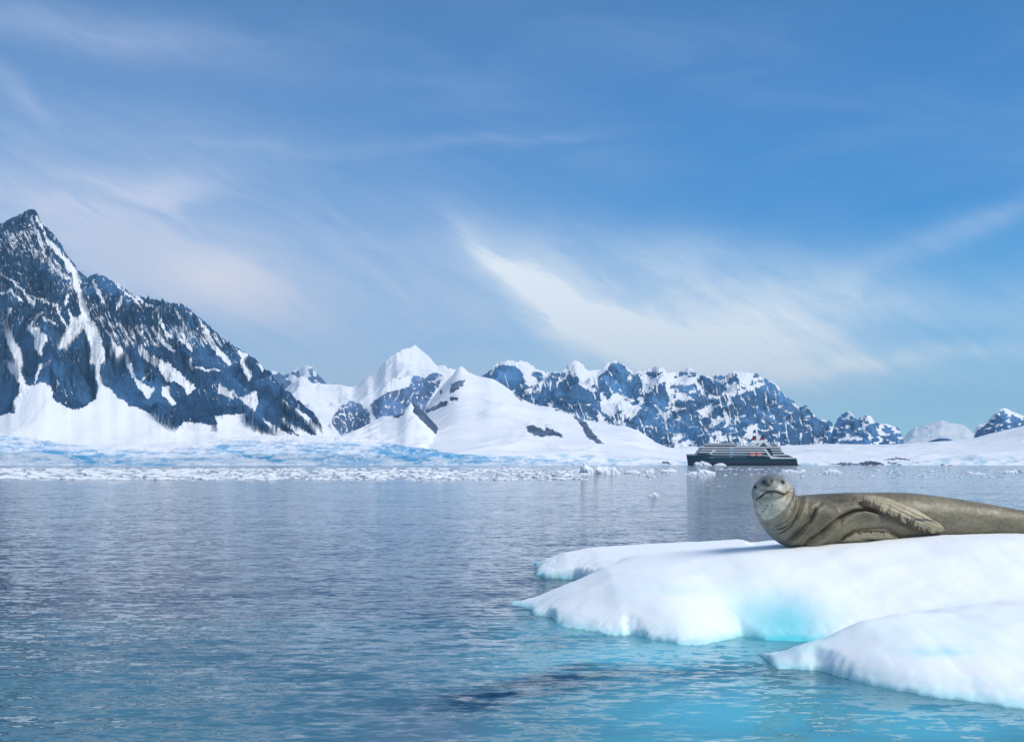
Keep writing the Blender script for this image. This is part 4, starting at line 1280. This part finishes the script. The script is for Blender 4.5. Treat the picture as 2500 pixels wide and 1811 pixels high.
berg('ice_chunk', cc2([(680, 712), (710, 690), (760, 672), (820, 668), (860, 685), (890, 710)]), 1136.9, 1150, 8, 'smaller rounded ice piece against the ship hull', 37)
berg('ice_chunk', c2b([(1100, 572), (1140, 565), (1180, 545), (1210, 528), (1250, 526), (1280, 545), (1300, 570)]), 1211, base_d(1211), 0.35, 'lone small white ice lump in open water left of the seal', 39)
berg('ice_chunk', c2b([(1280, 235), (1310, 205), (1340, 195), (1400, 200), (1440, 188), (1490, 192), (1530, 212), (1545, 235)]), 1152, base_d(1153), 3.0, 'low white ice piece between the knobbly and the spiky chunk', 41)
berg('ice_chunk', c2b([(1060, 250), (1100, 215), (1160, 200), (1215, 195), (1225, 225), (1240, 250)]), 1154, base_d(1154), 2.4, 'low wedge of ice just right of the biggest chunk', 43)
berg('ice_chunk', c2b([(780, 260), (830, 225), (900, 215), (960, 205), (1010, 230), (1050, 255)]), 1155, base_d(1155.5), 2.4, 'flat rubbly ice piece touching the biggest chunk', 44)
berg('ice_chunk', c6([(525, 718), (560, 695), (620, 680), (660, 682), (700, 700), (705, 718)]), 1154.5, base_d(1155), 2.6, 'long low white ice piece right of the seal head', 45)
berg('ice_chunk', c6([(1160, 722), (1190, 692), (1215, 705), (1230, 722)]), 1156.5, base_d(1157), 1.2, 'small pointed ice piece above the middle of the seal back', 47)
berg('ice_chunk', c6([(1800, 722), (1830, 712), (1880, 708), (1925, 716), (1940, 724)]), 1157.5, base_d(1158), 1.2, 'thin flat ice sliver near the right end of the seal', 49)
berg('ice_chunk', c6([(2070, 712), (2100, 695), (2150, 690), (2190, 682), (2210, 710)]), 1154, base_d(1154.5), 1.8, 'low white ice piece at the right behind the seal tail', 51)
berg('ice_chunk', c6([(2215, 705), (2235, 685), (2262, 690), (2300, 700), (2310, 706)]), 1152, base_d(1152.5), 2.4, 'white ice piece cut by the right edge of the photo', 53)
berg('ice_chunk', c6([(1755, 712), (1780, 695), (1820, 700), (1830, 712)]), 1154, base_d(1154.5), 1.2, 'small white ice lump second from the right edge pair', 55)
berg('ice_chunk', c6([(190, 705), (230, 685), (290, 684), (340, 700), (380, 672), (400, 700), (410, 708)]), 1152.5, base_d(1153), 2.4, 'white ice ridge directly above the seal head', 57)
berg('ice_chunk', c2b([(100, 146), (110, 128), (150, 130), (168, 146)]), 1136.5, 1300, 6, 'tiny far ice lump at the shore left of the knobbly chunk', 59)

# brash: countless small pieces, one mesh
rs = np.random.RandomState(11)
bm = bmesh.new(); bmesh.ops.create_icosphere(bm, subdivisions=2, radius=1.0)
iv = np.array([v.co[:] for v in bm.verts]); if_ = np.array([[v.index for v in f.verts] for f in bm.faces]); bm.free()
VV, FF = [], []
cnt = 0
def dens(px, py):
    if px < 1430:
        a = max(0.0, min(1, (py - 1142) / 5)) * (0.35 + 0.65 * min(1, max(0, 0.5 + 2.2 * float(pn(px / 110., py / 5., 431)) + (0.35 if py > 1168 else 0)))) * max(0.0, min(1, (1172.5 - py) / 2))
        return a * (1.0 if px < 1150 else 0.75)
    a = 0.0
    n = float(pn(px / 60., py / 4., 401))
    if 1141.5 < py < 1166: a = 0.10 + max(0, 0.8 * n)
    if 1166 < py < 1190: a = 0.03 + max(0, 0.10 * n)
    if px > 1960: a *= 1.2
    return a
tries = 0
while cnt < 3300 and tries < 60000:
    tries += 1
    px = rs.uniform(-350, 2900)
    py = 1141 + 50 * rs.rand() ** 1.25
    n = float(pn(px / 90. + 5, py / 5., 407))
    if rs.rand() > dens(px, py) * (0.75 + 0.6 * n): continue
    d = base_d(py)
    if px < 1430: wpx = rs.uniform(4, 20) * (2.2 if rs.rand() < 0.15 else 1)
    else: wpx = rs.uniform(2, 10) * (2.0 if rs.rand() < 0.1 else 1)
    w = wpx * d / F
    hgt = min(0.22, w * rs.uniform(0.06, 0.20)) * (1.6 if rs.rand() < 0.06 else 1)
    if py > 1166 and px > 1430: hgt *= 0.4; w *= 0.7
    v = iv.copy()
    v *= 1 + 0.35 * pn(v[:, 0] * 1.7 + cnt * 3.1, v[:, 1] * 1.7 + v[:, 2] * 2.3, 411)[:, None]
    v[:, 2] = np.where(v[:, 2] > 0, v[:, 2] ** 0.6 if False else np.sign(v[:, 2]) * np.abs(v[:, 2]) ** 0.7, v[:, 2] * 0.3)
    an = rs.uniform(-0.5, 0.5)
    x = v[:, 0] * w * 0.5; y = v[:, 1] * w * rs.uniform(0.4, 1.3)
    v = np.stack([x * math.cos(an) - y * math.sin(an) + (px - HX) / F * d, x * math.sin(an) + y * math.cos(an) + d, v[:, 2] * hgt], -1)
    VV.append(v); FF.append(if_ + 42 * 0 + len(iv) * cnt); cnt += 1
br = mesh_np('brash_ice', np.concatenate(VV), np.concatenate(FF), M_brash)
tag(br, 'band of countless small broken ice pieces floating across the bay', 'brash ice', None, 'stuff')

# ------------------------------------------------------------------ the ship
KS = 1565 / F
M_hull = plain('ship_hull', (0.006, 0.055, 0.075), 0.35, 0.15, 0.05)
M_white = plain('ship_white', (0.86, 0.89, 0.92), 0.4, 0.05, 0.1)
M_glass = plain('ship_glass', (0.012, 0.03, 0.045), 0.15, 0.3, 0.3, 0.6)
M_red = plain('ship_red', (0.28, 0.02, 0.02), 0.4, 0.1, 0.3)
M_black = plain('ship_black', (0.012, 0.012, 0.018), 0.5, 0.1, 0.3)
M_boot = plain('boot_top', (0.16, 0.035, 0.06), 0.5, 0.1, 0.3)
M_orange = plain('boat_orange', (0.72, 0.10, 0.04), 0.4, 0.08, 0.5)
M_teal = plain('stair_glass', (0.30, 0.50, 0.55), 0.2, 0.1, 0.3)
M_grey = plain('metal_grey', (0.25, 0.27, 0.30), 0.5, 0.1, 0.3)


def sc2(cx_, cy_):
    return ((cx_ / 6.67 + 1640 - 1810) * KS, max(-2.0, CH + (HY - (1030 + cy_ / 6.67)) * KS))


ship = bpy.data.objects.new('cruise_ship', None); COL.objects.link(ship)
ship.location = ((1810 - HX) / F * 1565, 1565, 0)
tag(ship, 'dark teal and white cruise ship with red funnels moored before the snowfield', 'ship')


def prism(bm, poly, y0, y1):
    a = [bm.verts.new((x, y0, z)) for x, z in poly]; b = [bm.verts.new((x, y1, z)) for x, z in poly]
    n = len(poly)
    bm.faces.new(a); bm.faces.new(b[::-1])
    for i in range(n):
        bm.faces.new((a[i], b[i], b[(i + 1) % n], a[(i + 1) % n]))


def finish(bm, name, mat, parent, bev=0.0):
    bmesh.ops.recalc_face_normals(bm, faces=bm.faces)
    me = bpy.data.meshes.new(name); bm.to_mesh(me); bm.free(); me.materials.append(mat)
    o = bpy.data.objects.new(name, me); COL.objects.link(o); o.parent = parent
    if bev:
        b = o.modifiers.new('b', 'BEVEL'); b.width = bev; b.segments = 2
    return o


def sprism(name, polys, mat, y=13.0, parent=None, bev=0.0, y0=None):
    bm = bmesh.new()
    for p_ in polys:
        prism(bm, [sc2(*a) for a in p_], -y if y0 is None else y0, y)
    return finish(bm, name, mat, parent or ship, bev)


# hull lofted: narrow at the bow (left)
st_x = [238, 250, 275, 320, 400, 520, 700, 1000, 1400, 1750, 1940, 1985]
hb = [0.3, 1.6, 3.6, 6.5, 9.6, 12.0, 13.2, 13.6, 13.6, 13.2, 12.4, 11.8]


def hull_strip(name, ya, yb, mat, off=0.0, sh_a=0.0, sh_b=0.0):
    bm = bmesh.new()
    rows = []
    for cx_, b in zip(st_x, hb):
        def pt(cyv):
            f = (cyv - 540) / 165.0
            rake = 27 * f if cx_ < 300 else 27 * f * max(0, 1 - (cx_ - 300) / 300.)
            if cx_ > 1700: rake = 40 * f * (cx_ - 1700) / 285.
            return sc2(cx_ + rake, cyv)
        y_a = ya(cx_) if callable(ya) else ya
        y_b = yb(cx_) if callable(yb) else yb
        (x0, z0), (x1, z1) = pt(y_a), pt(y_b)
        bb = b + off
        rows.append([bm.verts.new((x0, -bb, z0)), bm.verts.new((x1, -bb * 0.94, z1)), bm.verts.new((x1, bb * 0.94, z1)), bm.verts.new((x0, bb, z0))])
    for i in range(len(rows) - 1):
        for j in range(4):
            bm.faces.new((rows[i][j], rows[i + 1][j], rows[i + 1][(j + 1) % 4], rows[i][(j + 1) % 4]))
    bm.faces.new(rows[0]); bm.faces.new(rows[-1][::-1])
    return finish(bm, name, mat, ship)


topy = lambda x: 543 if x < 1500 else (543 + 57 * min(1, (x - 1500) / 90.))
hull_strip('hull', topy, 662, M_hull)
hull_strip('boot_stripe', 662, 680, M_boot, 0.05)
hull_strip('keel_band', 680, 735, M_black, 0.1)
hull_strip('bulwark', lambda x: topy(x) - 22, topy, M_white, 0.12)
# dark glazed core with white deck bands proud of it
sprism('glazed_decks', [[(392, 520), (455, 430), (540, 395), (560, 352), (1005, 352), (1010, 398), (1725, 398), (1740, 470), (1800, 520), (1930, 568), (1940, 600), (1560, 600), (1500, 545), (400, 545)]], M_glass, 12.2)
for pl in ([(430, 482), (1500, 482), (1512, 500), (415, 500)], [(455, 445), (1475, 445), (1488, 462), (440, 462)], [(462, 405), (1722, 405), (1724, 424), (455, 424)],
           [(540, 364), (1015, 364), (1018, 379), (532, 379)], [(570, 345), (1000, 345), (1000, 352), (565, 352)],
           [(1575, 445), (1745, 445), (1758, 462), (1585, 462)], [(1595, 485), (1785, 485), (1800, 500), (1605, 500)], [(1605, 525), (1822, 525), (1838, 545), (1620, 545)],
           [(1180, 380), (1340, 380), (1340, 396), (1160, 396)], [(1240, 340), (1340, 340), (1340, 362), (1220, 362)]):
    sprism('deck_band', [pl], M_white, 13.3)
sprism('aft_brace', [[(1455, 440), (1500, 443), (1600, 575), (1978, 575), (1985, 598), (1575, 598), (1480, 465), (1455, 462)]], M_white, 13.75)
sprism('forward_brace', [[(655, 447), (700, 447), (620, 522), (585, 522)]], M_white, 13.75)
sprism('funnel_frame', [[(1335, 412), (1452, 318), (1500, 300), (1625, 418), (1548, 418), (1465, 336), (1378, 412)]], M_white, 11.5)
sprism('atrium_glass', [[(1375, 408), (1465, 337), (1545, 408)]], plain('atrium', (0.05, 0.12, 0.13), 0.2, 0.2, 0.2), 11.0)
sprism('funnel_base', [[(1270, 345), (1300, 300), (1500, 296), (1480, 345)]], M_white, 7.0)
sprism('aft_house', [[(1580, 345), (1680, 362), (1700, 405), (1620, 405)]], M_grey, 9.0)
sprism('stair_window', [[(915, 424), (975, 424), (975, 562), (915, 562)]], M_teal, 13.45)
sprism('tender_bay', [[(1430, 560), (1520, 560), (1520, 600), (1490, 622), (1450, 622), (1430, 600)]], M_black, 13.75)
sprism('tender_bay', [[(1215, 548), (1430, 548), (1420, 575), (1230, 575)]], M_black, 13.70)
sprism('rubbing_strake', [[(580, 575), (660, 568), (1200, 560), (1200, 566), (665, 578), (660, 586), (580, 588)]], M_grey, 13.55)
sprism('wheelhouse', [[(600, 345), (620, 322), (760, 318), (790, 345)]], M_white, 9.0)
ms = sprism('mast', [[(683, 318), (688, 250), (694, 250), (700, 318)]], M_black, 0.8)
sprism('radar', [[(672, 285), (708, 283), (708, 291), (672, 291)]], M_black, 1.6, ms)
sprism('mast', [[(1108, 398), (1138, 195), (1142, 195), (1118, 398)], [(1168, 398), (1140, 195), (1144, 195), (1174, 398)]], M_grey, 0.4)
fu = sprism('funnel', [[(1290, 300), (1318, 255), (1368, 255), (1362, 300)]], M_red, 4.0)
sprism('funnel_top', [[(1320, 255), (1330, 225), (1372, 225), (1368, 255)]], M_black, 3.4, fu)
fu = sprism('funnel', [[(1428, 298), (1455, 258), (1502, 258), (1496, 298)]], M_red, 4.0)
sprism('exhaust_pipe', [[(1462, 258), (1482, 210), (1492, 210), (1476, 258)]], M_black, 0.8, fu)
sprism('exhaust_pipe', [[(1484, 258), (1500, 202), (1512, 202), (1498, 258)]], M_black, 0.8, fu)
for i in range(5):
    sprism('deck_rail', [[(1700 + 12 * i, 400 + 30 * i), (1752 + 12 * i, 400 + 32 * i), (1752 + 12 * i, 406 + 32 * i), (1700 + 12 * i, 406 + 30 * i)]], M_grey, 10.0)
for i, cxv in enumerate((1272, 1382)):
    lb = bpy.data.objects.new('lifeboat', None); COL.objects.link(lb)
    x, z = sc2(cxv, 535)
    lb.location = (ship.location.x + x, 1565 - 15.2, z)
    tag(lb, ('forward orange lifeboat hanging on the side of the ship', 'aft orange lifeboat hanging on the side of the ship')[i], 'lifeboat', 'lifeboats on the cruise ship')
    for nm, mt, z0, z1, sgn in (('canopy', M_orange, -0.3, 2.8, 1), ('hull', M_white, -2.4, -0.3, -1)):
        bm = bmesh.new(); bmesh.ops.create_uvsphere(bm, u_segments=24, v_segments=12, radius=1)
        for v in bm.verts:
            zz = max(0, v.co.z * sgn)
            v.co = (v.co.x * 5.2, v.co.y * 1.7, (-0.3 + sgn * zz * (3.1 if sgn > 0 else 2.1)))
        o = finish(bm, nm, mt, lb)
        for p_ in o.data.polygons: p_.use_smooth = True

# ------------------------------------------------------------------ inflatable boats
M_tube = plain('boat_tube', (0.05, 0.05, 0.06), 0.5)
M_parka = plain('red_parka', (0.62, 0.05, 0.02), 0.7)
M_dark = plain('dark_trousers', (0.03, 0.03, 0.04), 0.7)


def skin_mesh(name, pts, edges, mat, smooth_lv=1):
    me = bpy.data.meshes.new(name); me.from_pydata([p[:3] for p in pts], edges, [])
    o = bpy.data.objects.new(name, me); COL.objects.link(o)
    o.modifiers.new('skin', 'SKIN')
    for i, p in enumerate(pts):
        me.skin_vertices[0].data[i].radius = (p[3], p[3])
    me.skin_vertices[0].data[0].use_root = True
    o.modifiers.new('sub', 'SUBSURF').levels = smooth_lv
    dg = bpy.context.evaluated_depsgraph_get()
    me2 = bpy.data.meshes.new_from_object(o.evaluated_get(dg))
    o.modifiers.clear(); o.data = me2
    me2.materials.clear(); me2.materials.append(mat)
    return o


def make_person():
    pts = [(0, 0, 0.50, .17), (0, 0, .78, .19), (0, 0, 1.02, .19), (0, 0, 1.14, .08), (0, 0, 1.24, .10), (0, 0, 1.36, .10),
           (.22, 0, 1.02, .08), (.30, .12, .82, .065), (.18, .32, .74, .05), (-.22, 0, 1.02, .08), (-.30, .12, .82, .065), (-.18, .32, .74, .05),
           (.12, .38, .52, .10), (.13, .42, .10, .07), (-.12, .38, .52, .10), (-.13, .42, .10, .07)]
    ed = [(0, 1), (1, 2), (2, 3), (3, 4), (4, 5), (2, 6), (6, 7), (7, 8), (2, 9), (9, 10), (10, 11), (0, 12), (12, 13), (0, 14), (14, 15)]
    return skin_mesh('person', pts, ed, M_parka)


def make_boat():
    root = bpy.data.objects.new('inflatable_boat', None); COL.objects.link(root)
    pts = [(-2.6, -0.9, .42, .26), (-1, -0.95, .42, .26), (0.8, -0.9, .44, .26), (2.0, -0.55, .56, .25), (2.6, 0, .70, .22), (2.0, .55, .56, .25), (.8, .9, .44, .26), (-1, .95, .42, .26), (-2.6, .9, .42, .26)]
    o = skin_mesh('tube', pts, [(i, i + 1) for i in range(8)], M_orange); o.parent = root
    bm = bmesh.new(); prism(bm, [(-2.4, .18), (1.8, .18), (2.2, .35), (-2.4, .30)], -.85, .85); finish(bm, 'floor', M_tube, root)
    bm = bmesh.new(); prism(bm, [(-2.9, .35), (-2.45, .35), (-2.5, 1.1), (-2.85, 1.15)], -.2, .2); finish(bm, 'outboard_motor', M_black, root, 0.04)
    return root


def copy_tree(o):
    c = o.copy(); COL.objects.link(c)
    for ch in o.children:
        k = ch.copy(); COL.objects.link(k); k.parent = c
    return c


boat0 = make_boat(); per0 = make_person()
spots = [((1953, 1120), 0.2, 2, 'orange inflatable boat nearest the ship stern'), ((2059, 1250), -0.3, 3, 'second orange inflatable boat right of the ship, by shore rocks'),
         ((2118, 1250), 0.4, 3, 'third orange inflatable boat right of the ship, before the dark rocks'), ((2321, 1150), 0.1, 3, 'farthest right orange inflatable boat below the ice cliff')]
fp = True
for i, ((px, d), rz, n_, lab) in enumerate(spots):
    b = boat0 if i == 0 else copy_tree(boat0)
    b.location = ((px - HX) / F * d, d, 0); b.rotation_euler = (0, 0, rz)
    b.scale = (1.0,) * 3
    tag(b, lab, 'boat', 'inflatable boats near the far shore')
    for j in range(n_):
        p_ = per0 if fp else per0.copy()
        if not fp: COL.objects.link(p_)
        fp = False
        lx_ = -1.6 + 1.2 * j
        p_.location = (b.location.x + lx_ * math.cos(rz), d + lx_ * math.sin(rz) + (0.3 if j % 2 else -0.3), 0.12)
        p_.rotation_euler = (0, 0, rz - 1.57 + (0 if j % 2 else 0.6))
        tag(p_, 'person in red parka at the ' + ('rear', 'middle', 'front')[j] + ' of the ' + ('boat nearest the ship', 'second boat from the ship', 'boat before the dark shore rocks', 'farthest right boat')[i], 'person', 'passengers in the inflatable boats')

# ------------------------------------------------------------------ haze
bm = bmesh.new(); bmesh.ops.create_cube(bm, size=1.0)
me = bpy.data.meshes.new('haze'); bm.to_mesh(me); bm.free()
hz = bpy.data.objects.new('haze', me); COL.objects.link(hz)
hz.scale = (27500, 18200, 1000 + 3.0); hz.location = (0, 4600, 500 - 1.5)
m = bpy.data.materials.new('haze'); m.use_nodes = True
t = NT(m.node_tree)
pvv = t.n('ShaderNodeVolumePrincipled')
pvv.inputs['Color'].default_value = (0.40, 0.74, 1.0, 1)
pvv.inputs['Density'].default_value = 0.000065
pvv.inputs['Anisotropy'].default_value = 0.0
o_ = t.n('ShaderNodeOutputMaterial'); t.put(o_.inputs['Volume'], pvv.outputs[0])
me.materials.append(m)
tag(hz, 'thin blue haze over the whole bay', 'haze', None, 'stuff')
